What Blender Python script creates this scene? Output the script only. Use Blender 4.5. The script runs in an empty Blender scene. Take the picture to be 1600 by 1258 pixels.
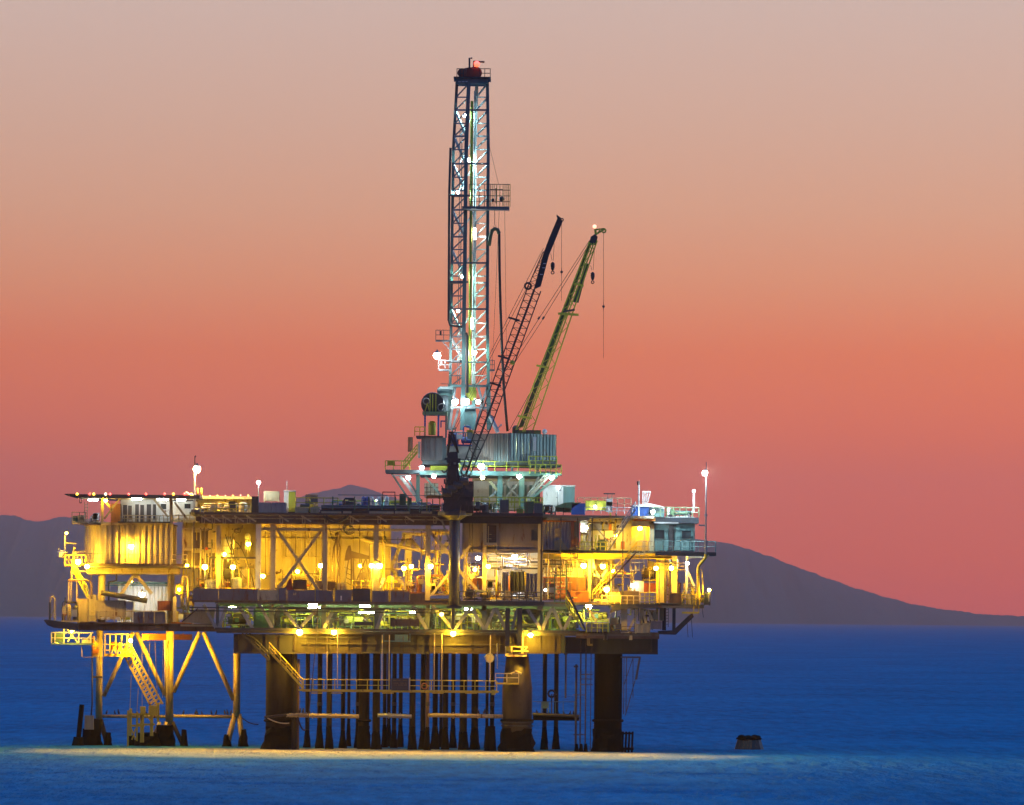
import bpy, math, random
from mathutils import Vector, Matrix
R = math.radians
scene = bpy.context.scene
col = scene.collection

# ------------------------------------------------------------------ camera, sky, exposure
D, F, H = 600.0, 9000.0, 14.0            # metres to the platform's front, focal length in photo pixels, eye height
ROLL = math.atan(14.0 / 1600.0)          # the photograph's horizon drops a little to one side
cam_data = bpy.data.cameras.new('camera')
cam_data.sensor_width = 36.0
cam_data.lens = F / 1600.0 * 36.0
cam_data.shift_y = (965 - 629) / 1600.0
cam_data.clip_start = 1.0
cam_data.clip_end = 200000.0
cam = bpy.data.objects.new('camera', cam_data)
col.objects.link(cam)
cam.matrix_world = Matrix.Translation((0, -D, H)) @ Matrix.Rotation(R(90), 4, 'X') @ Matrix.Rotation(ROLL, 4, 'Z')
scene.camera = cam

def lin(*c):
    return tuple(((x / 255.0) / 12.92 if x / 255.0 <= 0.04045 else ((x / 255.0 + 0.055) / 1.055) ** 2.4) for x in c)

world = bpy.data.worlds.new('World')
scene.world = world
world.use_nodes = True
wn, wl = world.node_tree.nodes, world.node_tree.links
wn.clear()
def wmath(op, a, b=None, clamp=False):
    n = wn.new('ShaderNodeMath'); n.operation = op; n.use_clamp = clamp
    for i, x in enumerate((a, b)):
        if x is None: continue
        if isinstance(x, (int, float)): n.inputs[i].default_value = x
        else: wl.new(x, n.inputs[i])
    return n.outputs[0]
tc = wn.new('ShaderNodeTexCoord')
sep = wn.new('ShaderNodeSeparateXYZ'); wl.new(tc.outputs['Generated'], sep.inputs[0])
elev = wmath('SQRT', wmath('MAXIMUM', sep.outputs['Z'], 0.0))
def wramp(fac, stops, interp='LINEAR'):
    n = wn.new('ShaderNodeValToRGB'); n.color_ramp.interpolation = interp
    e = n.color_ramp.elements
    while len(e) < len(stops): e.new(0.5)
    for el, (p, c) in zip(e, stops): el.position = p; el.color = (*c, 1)
    wl.new(fac, n.inputs[0]); return n.outputs[0]
def ev(v): return math.sqrt(max(0.0, (965 - v) / F))
SKY = [(0.0, (1.28, 0.155, 0.085)), (ev(930), (1.38, 0.155, 0.060)), (ev(860), (1.48, 0.175, 0.012)), (ev(760), (1.50, 0.198, 0.004)),
       (ev(680), (1.42, 0.215, 0.004)), (ev(550), (1.22, 0.252, 0.035)), (ev(440), (1.06, 0.375, 0.145)), (ev(330), (0.94, 0.450, 0.245)),
       (ev(200), (0.85, 0.495, 0.335)), (ev(0), (0.77, 0.545, 0.445)),
       (0.37, lin(150, 175, 210)), (0.42, (0.03, 0.56, 1.25)), (0.60, (0.0, 0.50, 1.40)), (1.0, (0.0, 0.18, 0.60))]
ANTI = [(0.0, (0.15, 0.115, 0.21)), (0.25, (0.19, 0.14, 0.25)), (0.42, (0.11, 0.13, 0.30)), (0.70, (0.04, 0.11, 0.36)), (1.0, (0.0, 0.18, 0.60))]
sun_side = wramp(elev, SKY, 'LINEAR')
far_side = wramp(elev, ANTI, 'LINEAR')
az = wmath('ADD', wmath('MULTIPLY', sep.outputs['Y'], 0.96), wmath('MULTIPLY', sep.outputs['X'], 0.26))
azf = wmath('POWER', wmath('ADD', wmath('MULTIPLY', az, 0.5), 0.5, True), 1.2, True)
low = wmath('SUBTRACT', 1.0, wmath('MULTIPLY', elev, 2.9), True)
glowx = wmath('ADD', wmath('MULTIPLY', wmath('MULTIPLY', wmath('MINIMUM', wmath('MAXIMUM', sep.outputs['X'], -0.3), 0.3), 1.6), low), 1.0)
gm = wn.new('ShaderNodeVectorMath'); gm.operation = 'SCALE'; wl.new(sun_side, gm.inputs[0]); wl.new(glowx, gm.inputs['Scale']); sun_side = gm.outputs[0]
mix = wn.new('ShaderNodeMixRGB'); wl.new(azf, mix.inputs[0]); wl.new(far_side, mix.inputs[1]); wl.new(sun_side, mix.inputs[2])
bg = wn.new('ShaderNodeBackground'); wl.new(mix.outputs[0], bg.inputs['Color']); bg.inputs['Strength'].default_value = 1.0
nish = wn.new('ShaderNodeTexSky'); nish.sky_type = 'NISHITA'; nish.sun_disc = False
nish.sun_elevation = R(-3.0); nish.sun_rotation = R(15.0)
bg2 = wn.new('ShaderNodeBackground'); wl.new(nish.outputs[0], bg2.inputs['Color']); bg2.inputs['Strength'].default_value = 0.05
add = wn.new('ShaderNodeAddShader'); wl.new(bg.outputs[0], add.inputs[0]); wl.new(bg2.outputs[0], add.inputs[1])
wo = wn.new('ShaderNodeOutputWorld'); wl.new(add.outputs[0], wo.inputs['Surface'])

scene.view_settings.view_transform = 'Standard'
scene.view_settings.look = 'None'
scene.view_settings.exposure = 0.0
scene.view_settings.gamma = 1.0
scene.view_settings.use_curve_mapping = False
scene.render.engine = 'CYCLES'
cy = scene.cycles
cy.use_denoising = True
cy.max_bounces = 5; cy.diffuse_bounces = 1; cy.glossy_bounces = 2; cy.transmission_bounces = 3; cy.volume_bounces = 0
cy.sample_clamp_indirect = 4.0
cy.use_light_tree = True
cy.use_adaptive_sampling = True; cy.adaptive_threshold = 0.006
cy.caustics_reflective = False; cy.caustics_refractive = False

# ------------------------------------------------------------------ helpers
def P(u, v, Y):
    """the point at depth Y that the photograph shows at pixel (u, v)"""
    c, s = math.cos(ROLL), math.sin(ROLL)
    du, dv = u - 800.0, v - 965.0
    k = (D + Y) / F
    return Vector(((du * c + dv * s) * k, Y, H - (-du * s + dv * c) * k))
def px(n, Y=0.0): return n * (D + Y) / F

class MB:
    def __init__(s): s.v = []; s.f = []
    def add(s, vs, fs):
        o = len(s.v); s.v += [tuple(x) for x in vs]; s.f += [tuple(i + o for i in f) for f in fs]; return s
    def box(s, x0, x1, y0, y1, z0, z1):
        return s.add([(x0,y0,z0),(x1,y0,z0),(x1,y1,z0),(x0,y1,z0),(x0,y0,z1),(x1,y0,z1),(x1,y1,z1),(x0,y1,z1)],
                     [(0,3,2,1),(4,5,6,7),(0,1,5,4),(1,2,6,5),(2,3,7,6),(3,0,4,7)])
    def pbox(s, u0, u1, v0, v1, Y0, Y1):
        um, vm = (u0 + u1) / 2, (v0 + v1) / 2
        return s.box(P(u0, vm, Y0).x, P(u1, vm, Y0).x, Y0, Y1, P(um, v1, Y0).z, P(um, v0, Y0).z)
    def beam(s, a, b, w, h=None):
        a, b = Vector(a), Vector(b); h = h or w
        d = (b - a).normalized()
        up = Vector((0, 0, 1)) if abs(d.z) < 0.95 else Vector((0, 1, 0))
        x = d.cross(up).normalized() * (w / 2); y = x.cross(d).normalized() * (h / 2)
        vs = [a-x-y, a+x-y, a+x+y, a-x+y, b-x-y, b+x-y, b+x+y, b-x+y]
        return s.add(vs, [(0,3,2,1),(4,5,6,7),(0,1,5,4),(1,2,6,5),(2,3,7,6),(3,0,4,7)])
    def ibeam(s, a, b, w, h):
        a, b = Vector(a), Vector(b)
        t = h * 0.12; z = Vector((0, 0, h / 2 - t / 2))
        s.beam(a + z, b + z, w, t); s.beam(a - z, b - z, w, t); s.beam(a, b, w * 0.2, h - 2 * t - 0.004); return s
    def tube(s, a, b, r, r2=None, n=8):
        a, b = Vector(a), Vector(b); r2 = r if r2 is None else r2
        d = (b - a).normalized()
        up = Vector((0, 0, 1)) if abs(d.z) < 0.95 else Vector((0, 1, 0))
        x = d.cross(up).normalized(); y = x.cross(d)
        vs = []
        for p, q in ((a, r), (b, r2)):
            for i in range(n):
                t = 2 * math.pi * i / n; vs.append(p + (x * math.cos(t) + y * math.sin(t)) * q)
        fs = [(i, (i+1) % n, n + (i+1) % n, n + i) for i in range(n)]
        fs += [tuple(range(n-1, -1, -1)), tuple(range(n, 2*n))]
        return s.add(vs, fs)
    def path(s, pts, r, n=6):
        pts = [Vector(p) for p in pts]
        rings = []
        prev = None
        for i, p in enumerate(pts):
            d = (pts[min(i+1, len(pts)-1)] - pts[max(i-1, 0)]).normalized()
            if prev is None:
                up = Vector((0, 0, 1)) if abs(d.z) < 0.9 else Vector((0, 1, 0))
                x = d.cross(up).normalized()
            else:
                x = (prev - d * prev.dot(d)).normalized()
            prev = x; y = x.cross(d)
            rings.append([p + (x * math.cos(2*math.pi*k/n) + y * math.sin(2*math.pi*k/n)) * r for k in range(n)])
        vs = [q for ring in rings for q in ring]; fs = []
        for i in range(len(pts) - 1):
            for k in range(n): fs.append((i*n+k, i*n+(k+1) % n, (i+1)*n+(k+1) % n, (i+1)*n+k))
        fs += [tuple(range(n-1, -1, -1)), tuple((len(pts)-1)*n + k for k in range(n))]
        return s.add(vs, fs)
    def lathe(s, base, prof, n=12, axis='Z'):
        """prof: (radius, height) pairs from the bottom up"""
        base = Vector(base); vs = []
        for r, h in prof:
            for k in range(n):
                t = 2*math.pi*k/n; c, q = r*math.cos(t), r*math.sin(t)
                vs.append(base + (Vector((c, q, h)) if axis == 'Z' else Vector((h, c, q)) if axis == 'X' else Vector((c, h, q))))
        fs = []
        for i in range(len(prof)-1):
            for k in range(n): fs.append((i*n+k, i*n+(k+1) % n, (i+1)*n+(k+1) % n, (i+1)*n+k))
        fs += [tuple(range(n-1, -1, -1)), tuple((len(prof)-1)*n + k for k in range(n))]
        return s.add(vs, fs)
    def prism(s, poly, y0, y1):
        """poly: (x, z) outline, run in depth from y0 to y1"""
        n = len(poly)
        vs = [(x, y0, z) for x, z in poly] + [(x, y1, z) for x, z in poly]
        return s.add(vs, [tuple(range(n)), tuple(range(2*n-1, n-1, -1))] + [(i, n+i, n+(i+1) % n, (i+1) % n) for i in range(n)])
    def pprism(s, uv, Y0, Y1):
        pts = [P(u, v, Y0) for u, v in uv]
        return s.prism([(p.x, p.z) for p in pts], Y0, Y1)
    def sphere(s, c, r, n=10, m=6, sz=1.0):
        c = Vector(c)
        prof = [(max(1e-4, r*math.sin(math.pi*i/m)), -r*sz*math.cos(math.pi*i/m)) for i in range(m+1)]
        return s.lathe(c, prof, n)
    def torus(s, c, R0, r, n=12, m=5, axis='Y'):
        c = Vector(c); pts = []
        for i in range(n):
            t = 2*math.pi*i/n
            o = Vector((math.cos(t), 0, math.sin(t))) if axis == 'Y' else Vector((math.cos(t), math.sin(t), 0)) if axis == 'Z' else Vector((0, math.cos(t), math.sin(t)))
            a = Vector((0,1,0)) if axis == 'Y' else Vector((0,0,1)) if axis == 'Z' else Vector((1,0,0))
            for k in range(m):
                q = 2*math.pi*k/m; pts.append(c + o*(R0 + r*math.cos(q)) + a*(r*math.sin(q)))
        fs = [(i*m+k, ((i+1) % n)*m+k, ((i+1) % n)*m+(k+1) % m, i*m+(k+1) % m) for i in range(n) for k in range(m)]
        return s.add(pts, fs)
    def corr(s, a, b, z0, z1, pitch, dep):
        """corrugated sheet from plan point a to b (outside on the camera's side), flat at the back"""
        a, b = Vector((a[0], a[1], 0)), Vector((b[0], b[1], 0))
        L = (b - a).length; d = (b - a) / L; nrm = Vector((d.y, -d.x, 0))
        n = max(2, int(round(L / pitch))); p = L / n; line = []
        for i in range(n):
            for t, o in ((0.0, 0), (0.12, 1), (0.5, 1), (0.62, 0)):
                line.append(a + d*(p*(i+t)) + nrm*(dep*o))
        line.append(b)
        m = len(line)
        vs = [(q.x, q.y, z) for z in (z0, z1) for q in line]
        o = nrm * -0.06
        vs += [(a.x+o.x, a.y+o.y, z0), (b.x+o.x, b.y+o.y, z0), (b.x+o.x, b.y+o.y, z1), (a.x+o.x, a.y+o.y, z1)]
        fs = [(i, i+1, m+i+1, m+i) for i in range(m-1)]
        k = 2*m
        fs += [(k+1, k, k+3, k+2), (0, m, k+3, k), (m-1, k+1, k+2, 2*m-1), tuple(range(m, 2*m)) + (k+2, k+3), tuple(range(m-1, -1, -1)) + (k, k+1)]
        return s.add(vs, fs)
    def mesh(s, name, origin, mat, smooth=False):
        me = bpy.data.meshes.new(name)
        o = Vector(origin)
        me.from_pydata([(x-o.x, y-o.y, z-o.z) for x, y, z in s.v], [], s.f)
        me.materials.append(mat)
        if smooth: me.polygons.foreach_set('use_smooth', [True]*len(me.polygons))
        me.update(); return me
    def bounds(s):
        xs, ys, zs = zip(*s.v); return min(xs), max(xs), min(ys), max(ys), min(zs), max(zs)

def B(u0, u1, v0, v1, Y0, Y1): return MB().pbox(u0, u1, v0, v1, Y0, Y1)
def bm(u0, v0, u1, v1, Y, w, h=None, Y1=None):
    """a straight member between two pixels; w across, h in depth, in pixels"""
    return MB().beam(P(u0, v0, Y), P(u1, v1, Y if Y1 is None else Y1), px(h or w), px(w)) if abs(u1-u0) > abs(v1-v0) else MB().beam(P(u0, v0, Y), P(u1, v1, Y if Y1 is None else Y1), px(w), px(h or w))
def tb(u0, v0, u1, v1, Y, w, Y1=None, n=8):
    return MB().tube(P(u0, v0, Y), P(u1, v1, Y if Y1 is None else Y1), px(w)/2, None, n)
def post(u, v0, v1, Y, w, n=8):
    a, b = P(u, v0, Y), P(u, v1, Y); x = (a.x + b.x) / 2
    return MB().tube((x, Y, b.z), (x, Y, a.z), px(w)/2, None, n)
def spost(u, v0, v1, Y, w, d=None):
    a, b = P(u, v0, Y), P(u, v1, Y); x = (a.x + b.x) / 2; k = px(w)/2; q = px(d or w)/2
    return MB().box(x-k, x+k, Y-q, Y+q, b.z, a.z)
def hbar(u0, u1, v, Y, w, d=None):
    a, b = P(u0, v, Y), P(u1, v, Y); z = (a.z + b.z)/2; k = px(w)/2; q = px(d or w)/2
    return MB().box(a.x, b.x, Y-q, Y+q, z-k, z+k)

def link(o, parent=None):
    col.objects.link(o)
    if parent: o.parent = parent
    return o
class T:
    """a thing: an empty at its base that carries its parts"""
    def __init__(s, name, label, cat, loc, group=None):
        s.e = bpy.data.objects.new(name, None); s.o = Vector(loc); s.e.location = s.o
        s.e.empty_display_size = 0.3
        s.e['label'] = label; s.e['category'] = cat
        if group: s.e['group'] = group
        link(s.e)
    def part(s, name, mb, mat, parent=None, smooth=False, label=None, kind=None):
        o = bpy.data.objects.new(name, mb.mesh(name, s.o, M[mat] if isinstance(mat, str) else mat, smooth))
        if label: o['label'] = label
        if kind: o['kind'] = kind
        return link(o, parent or s.e)
    def copy(s, name, src, off):
        o = bpy.data.objects.new(name, src.data); o.location = off; return link(o, s.e)
def one(name, label, cat, mb, mat, group=None, smooth=False):
    b = mb.bounds(); loc = ((b[0]+b[1])/2, (b[2]+b[3])/2, b[4])
    o = bpy.data.objects.new(name, mb.mesh(name, loc, M[mat] if isinstance(mat, str) else mat, smooth))
    o.location = loc; o['label'] = label; o['category'] = cat
    if group: o['group'] = group
    return link(o)
def struct(name, mb, mat, kind='structure', smooth=False):
    o = bpy.data.objects.new(name, mb.mesh(name, (0, 0, 0), M[mat], smooth)); o['kind'] = kind
    return link(o)

# ------------------------------------------------------------------ materials
M = {}
def nodes(name):
    m = bpy.data.materials.new(name); m.use_nodes = True; M[name] = m
    nt = m.node_tree; return m, nt.nodes, nt.links, nt.nodes['Principled BSDF']
def paint(name, c, rough=0.5, metal=0.0, wear=0.35, rust=0.0, scale=0.9, rc=(0.13, 0.05, 0.02), bump=0.12, spec=0.5):
    m, n, l, b = nodes(name)
    t = n.new('ShaderNodeTexCoord')
    mp = n.new('ShaderNodeMapping'); mp.inputs['Scale'].default_value = (1.0, 1.0, 0.22); l.new(t.outputs['Object'], mp.inputs[0])
    oi = n.new('ShaderNodeObjectInfo')
    sh = n.new('ShaderNodeVectorMath'); sh.operation = 'ADD'; l.new(mp.outputs[0], sh.inputs[0])
    rv = n.new('ShaderNodeVectorMath'); rv.operation = 'SCALE'; rv.inputs[0].default_value = (37, 19, 53); l.new(oi.outputs['Random'], rv.inputs['Scale']); l.new(rv.outputs[0], sh.inputs[1])
    a = n.new('ShaderNodeTexNoise'); a.inputs['Scale'].default_value = scale; a.inputs['Detail'].default_value = 7; a.inputs['Roughness'].default_value = 0.65
    l.new(sh.outputs[0], a.inputs['Vector'])
    r = n.new('ShaderNodeValToRGB'); r.color_ramp.elements[0].position = 0.30; r.color_ramp.elements[1].position = 0.68
    k = 1.0 - wear
    r.color_ramp.elements[0].color = (c[0]*k, c[1]*k*0.96, c[2]*k*0.9, 1); r.color_ramp.elements[1].color = (*c, 1)
    l.new(a.outputs['Fac'], r.inputs[0]); out = r.outputs[0]
    if rust > 0:
        a2 = n.new('ShaderNodeTexNoise'); a2.inputs['Scale'].default_value = scale*2.3; a2.inputs['Detail'].default_value = 9; a2.inputs['Roughness'].default_value = 0.7
        l.new(sh.outputs[0], a2.inputs['Vector'])
        r2 = n.new('ShaderNodeValToRGB'); r2.color_ramp.elements[0].position = 0.62 - 0.22*rust; r2.color_ramp.elements[1].position = 0.70 - 0.18*rust
        l.new(a2.outputs['Fac'], r2.inputs[0])
        mx = n.new('ShaderNodeMixRGB'); l.new(r2.outputs[0], mx.inputs[0]); l.new(out, mx.inputs[1]); mx.inputs[2].default_value = (*rc, 1); out = mx.outputs[0]
    l.new(out, b.inputs['Base Color'])
    b.inputs['Roughness'].default_value = rough; b.inputs['Metallic'].default_value = metal; b.inputs['Specular IOR Level'].default_value = spec
    if bump:
        bp = n.new('ShaderNodeBump'); bp.inputs['Strength'].default_value = bump; bp.inputs['Distance'].default_value = 0.05
        l.new(a.outputs['Fac'], bp.inputs['Height']); l.new(bp.outputs[0], b.inputs['Normal'])
    return m
def glow(name, c, L):
    m, n, l, b = nodes(name)
    b.inputs['Base Color'].default_value = (0.8, 0.8, 0.8, 1)
    b.inputs['Emission Color'].default_value = (*c, 1); b.inputs['Emission Strength'].default_value = L
    return m
paint('cream', (0.52, 0.43, 0.24), rust=0.30)
paint('cream_clean', (0.56, 0.47, 0.28), rust=0.10)
paint('yellow', (0.70, 0.52, 0.04), rust=0.12)
paint('yellow_green', (0.50, 0.52, 0.05), rust=0.15)
paint('white', (0.72, 0.72, 0.70), rust=0.12)
paint('grey', (0.30, 0.31, 0.32), rust=0.18)
paint('mauve', (0.25, 0.21, 0.20), rust=0.12)
paint('dark', (0.050, 0.050, 0.056), rust=0.25, rc=(0.06, 0.028, 0.015))
paint('navy', (0.022, 0.030, 0.044), wear=0.5)
paint('brown', (0.13, 0.085, 0.058), rust=0.5, rc=(0.075, 0.036, 0.02))
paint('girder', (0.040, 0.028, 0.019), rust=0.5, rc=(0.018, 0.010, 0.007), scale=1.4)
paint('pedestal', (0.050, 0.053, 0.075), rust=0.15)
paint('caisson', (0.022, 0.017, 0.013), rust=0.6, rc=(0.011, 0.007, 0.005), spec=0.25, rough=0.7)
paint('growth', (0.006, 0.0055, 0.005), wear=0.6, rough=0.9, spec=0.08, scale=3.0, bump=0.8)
paint('teal', (0.11, 0.22, 0.22), rust=0.12)
paint('slate', (0.13, 0.16, 0.17), rust=0.10)
paint('green', (0.10, 0.20, 0.10), rust=0.2)
paint('deck_green', (0.16, 0.24, 0.13), rust=0.25)
paint('blue', (0.02, 0.10, 0.42), wear=0.4, rough=0.6)
paint('tarp_blue', (0.06, 0.07, 0.34), wear=0.5, rough=0.65, bump=0.5)
paint('red', (0.40, 0.06, 0.03), rust=0.25)
paint('rust_red', (0.26, 0.085, 0.045), rust=0.4)
paint('orange', (0.58, 0.20, 0.03), rust=0.2)
paint('steel', (0.42, 0.42, 0.43), rough=0.35, metal=0.8, rust=0.1)
paint('galvanised', (0.38, 0.39, 0.40), rough=0.45, metal=0.5, rust=0.1)
paint('rubber', (0.02, 0.02, 0.022), rough=0.7)
paint('rope', (0.05, 0.04, 0.035), rough=0.8)
paint('crane_olive', (0.50, 0.50, 0.05), rust=0.2)
paint('crane_green', (0.055, 0.095, 0.04), rust=0.2)
paint('plate', (0.15, 0.145, 0.175), rust=0.3)
paint('deck', (0.16, 0.14, 0.10), rust=0.4, scale=0.4)
paint('skin_float', (0.040, 0.030, 0.022), rust=0.5, scale=2.0)
paint('feather', (0.010, 0.010, 0.011), wear=0.3)
m, n, l, b = nodes('window_glass')
b.inputs['Base Color'].default_value = (0.02, 0.035, 0.04, 1); b.inputs['Roughness'].default_value = 0.06; b.inputs['Specular IOR Level'].default_value = 0.7
WARM, COLD, PALE, GREEN, REDC = (1.0, 0.565, 0.022), (0.72, 0.92, 1.0), (1.0, 0.80, 0.45), (0.72, 1.0, 0.55), (1.0, 0.06, 0.03)
# ------------------------------------------------------------------ the setting: sea, islands, air
def make_sea():
    m, n, l, b = nodes('sea_water')
    t = n.new('ShaderNodeTexCoord')
    def noise(scale, detail, sx, sy, rough=0.55):
        mp = n.new('ShaderNodeMapping'); mp.inputs['Scale'].default_value = (sx, sy, 1); l.new(t.outputs['Object'], mp.inputs[0])
        a = n.new('ShaderNodeTexNoise'); a.inputs['Scale'].default_value = scale; a.inputs['Detail'].default_value = detail; a.inputs['Roughness'].default_value = rough
        l.new(mp.outputs[0], a.inputs['Vector']); return a.outputs['Fac']
    def mth(op, x, y):
        q = n.new('ShaderNodeMath'); q.operation = op
        for i, z in enumerate((x, y)):
            if isinstance(z, (int, float)): q.inputs[i].default_value = z
            else: l.new(z, q.inputs[i])
        return q.outputs[0]
    swell = noise(0.022, 3, 1.0, 0.8)
    chop = noise(0.42, 5, 1.0, 0.16, 0.6)
    fine = noise(1.5, 3, 1.0, 0.2)
    hgt = mth('ADD', mth('MULTIPLY', swell, 9.0), mth('ADD', mth('MULTIPLY', chop, 1.6), mth('MULTIPLY', fine, 0.3)))
    bp = n.new('ShaderNodeBump'); bp.inputs['Strength'].default_value = 1.0; bp.inputs['Distance'].default_value = 2.5
    l.new(hgt, bp.inputs['Height'])
    # warm foam-toned patch that paints the lamps' pool of light into the water colour
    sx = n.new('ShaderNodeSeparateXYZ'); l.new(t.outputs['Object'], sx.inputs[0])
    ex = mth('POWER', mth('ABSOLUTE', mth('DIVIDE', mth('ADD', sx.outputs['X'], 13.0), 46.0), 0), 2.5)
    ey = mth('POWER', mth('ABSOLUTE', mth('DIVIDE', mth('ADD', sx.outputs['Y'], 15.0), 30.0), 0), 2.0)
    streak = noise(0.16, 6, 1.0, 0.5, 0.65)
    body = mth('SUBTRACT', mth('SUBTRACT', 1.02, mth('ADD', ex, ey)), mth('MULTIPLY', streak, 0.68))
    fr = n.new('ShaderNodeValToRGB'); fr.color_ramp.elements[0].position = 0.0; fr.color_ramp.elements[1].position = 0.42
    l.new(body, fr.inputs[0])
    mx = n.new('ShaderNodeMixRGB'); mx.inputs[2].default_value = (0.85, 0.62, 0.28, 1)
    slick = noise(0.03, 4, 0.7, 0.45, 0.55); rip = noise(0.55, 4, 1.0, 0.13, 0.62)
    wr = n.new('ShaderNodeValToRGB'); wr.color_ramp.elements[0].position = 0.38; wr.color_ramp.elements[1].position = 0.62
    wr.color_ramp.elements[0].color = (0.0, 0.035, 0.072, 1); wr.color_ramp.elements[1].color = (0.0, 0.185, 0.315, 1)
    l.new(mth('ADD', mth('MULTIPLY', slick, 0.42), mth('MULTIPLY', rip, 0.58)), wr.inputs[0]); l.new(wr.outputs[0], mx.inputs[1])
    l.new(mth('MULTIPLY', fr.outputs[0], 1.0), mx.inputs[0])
    dif = n.new('ShaderNodeBsdfDiffuse'); gls = n.new('ShaderNodeBsdfGlossy'); ms = n.new('ShaderNodeMixShader')
    l.new(mx.outputs[0], dif.inputs['Color']); l.new(bp.outputs[0], dif.inputs['Normal']); l.new(bp.outputs[0], gls.inputs['Normal'])
    gls.inputs['Color'].default_value = (0.28, 0.70, 1.0, 1); gls.inputs['Roughness'].default_value = 0.62
    ms.inputs[0].default_value = 0.20; l.new(dif.outputs[0], ms.inputs[1]); l.new(gls.outputs[0], ms.inputs[2])
    l.new(ms.outputs[0], n['Material Output'].inputs['Surface']); n.remove(b)
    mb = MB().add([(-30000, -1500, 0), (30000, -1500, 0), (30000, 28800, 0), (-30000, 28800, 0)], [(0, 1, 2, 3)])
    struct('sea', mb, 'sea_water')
make_sea()

paint('island', (0.09, 0.06, 0.055), wear=0.4, rough=0.9, scale=0.004, bump=0)
def ridge(name, prof, dist, depth, seed):
    """an island: its crest follows the skyline and falls to the sea before and behind, with gullies"""
    rnd = random.Random(seed); k = (D + dist) / F
    pts = []
    us = [p[0] for p in prof]
    u = us[0]
    while u <= us[-1]:
        for (a, b) in zip(prof, prof[1:]):
            if a[0] <= u <= b[0]:
                t = (u - a[0]) / (b[0] - a[0]); t2 = t*t*(3-2*t)*0.5 + t*0.5
                v = a[1] + (b[1]-a[1])*t2; break
        pts.append((u, v)); u += 4.0
    rows = 9; vs = []; fs = []
    ph = [rnd.uniform(0, 6.28) for _ in range(6)]
    for j in range(-rows, rows+1):
        q = abs(j) / rows
        for i, (u, v) in enumerate(pts):
            p = P(u, v, dist)
            gul = 0.12*math.sin(u*0.11+ph[0]) + 0.08*math.sin(u*0.27+ph[1]+j) + 0.05*math.sin(u*0.61+ph[2])
            f = max(0.0, 1 - q**(0.9+gul))
            z = (p.z + 0.8*rnd.uniform(-1, 1)*k*1.0) * f - 4.0*(q > 0.95)
            vs.append((p.x, dist + depth*j/rows*(0.6+0.4*math.sin(u*0.02+ph[3])**2), z))
    w = len(pts)
    for j in range(2*rows):
        for i in range(w-1): fs.append((j*w+i, j*w+i+1, (j+1)*w+i+1, (j+1)*w+i))
    struct(name, MB().add(vs, fs), 'island', smooth=True)
ridge('hills_beyond_platform', [(-500, 850), (-300, 800), (-120, 812), (-40, 806), (0, 805), (25, 806), (45, 813), (60, 815), (75, 812), (92, 808), (110, 808), (135, 811), (200, 820),
      (300, 815), (400, 800), (450, 784), (490, 770), (510, 766), (525, 764), (548, 757), (572, 763), (610, 776), (660, 792), (720, 812), (800, 835), (900, 860), (1000, 900), (1060, 968)], 26000, 2600, 3)
ridge('hills_sloping_to_sea', [(700, 968), (760, 930), (840, 890), (930, 858), (1000, 846), (1060, 842), (1090, 842), (1110, 845), (1140, 849), (1165, 857), (1200, 868), (1230, 880), (1262, 892), (1300, 906),
      (1340, 920), (1385, 933), (1430, 945), (1480, 953), (1540, 960), (1600, 963), (1750, 967), (1900, 973)], 22000, 2200, 7)

def make_haze():
    m = bpy.data.materials.new('haze_air'); m.use_nodes = True; M['haze_air'] = m
    nt = m.node_tree; nt.nodes.clear()
    o = nt.nodes.new('ShaderNodeOutputMaterial'); v = nt.nodes.new('ShaderNodeVolumePrincipled')
    v.inputs['Color'].default_value = (1.0, 0.69, 0.55, 1); v.inputs['Density'].default_value = HAZE
    v.inputs['Anisotropy'].default_value = 0.86
    nt.links.new(v.outputs[0], o.inputs['Volume'])
    struct('haze', MB().box(-31000, 31000, -1600, 29500, -5, 760), 'haze_air', 'stuff')
HAZE = 4.9e-5
make_haze()
ORD = 'first second third fourth fifth sixth seventh eighth ninth tenth eleventh twelfth thirteenth fourteenth fifteenth sixteenth seventeenth eighteenth nineteenth twentieth twenty-first twenty-second twenty-third twenty-fourth'.split()
# ------------------------------------------------------------------ builders shared by many things
GL = {}
def gmat(c, L):
    key = (c, L)
    if key not in GL: GL[key] = glow('lamp_glow_%d' % len(GL), c, L)
    return GL[key]
def floodlight(label, u, v, Y, c, L, r=0.27, pole=None, arm=0.0, group=None, pole_mat='galvanised', pole_w=2.2, hood=True, name='floodlight', back=0.0):
    """a lamp globe in a hooded housing, on a bracket or on a pole that goes down to pixel row `pole`"""
    c0 = P(u, v, Y)
    base = P(u, pole, Y) if pole else c0
    t = T(name, label, 'lamp', (c0.x, Y, base.z), group)
    q = 0.72 + 0.4*((math.sin(u*12.9898+v*78.233)*43758.5453) % 1.0)
    r *= q; L = round(L/q**2, 1)
    t.part('bulb', MB().sphere(c0, r, 10, 6), gmat(c, L), smooth=True)
    if hood:
        h = MB()
        h.lathe(c0 + Vector((0, 0, r*0.72)), [(r*1.15, 0), (r*1.0, r*0.25), (r*0.35, r*0.6), (r*0.16, r*1.1)], 10)
        t.part('hood', h, 'grey')
    if pole:
        x = c0.x + arm
        t.part('pole', MB().tube((x, Y + 0.1, base.z), (x, Y + 0.1, c0.z + r*1.5), px(pole_w)/2, px(pole_w)*0.36, 8), pole_mat)
        if arm: t.part('arm', MB().tube((x, Y + 0.1, c0.z + r*1.5), (c0.x, Y, c0.z + r*1.5), 0.045, None, 6), pole_mat)
    else:
        t.part('bracket', MB().beam(c0 + Vector((0, r*1.05, r*0.8)), c0 + Vector((0, r*1.05 + 0.45, r*0.8 + 0.15)), 0.09), 'grey')
    return t
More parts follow.
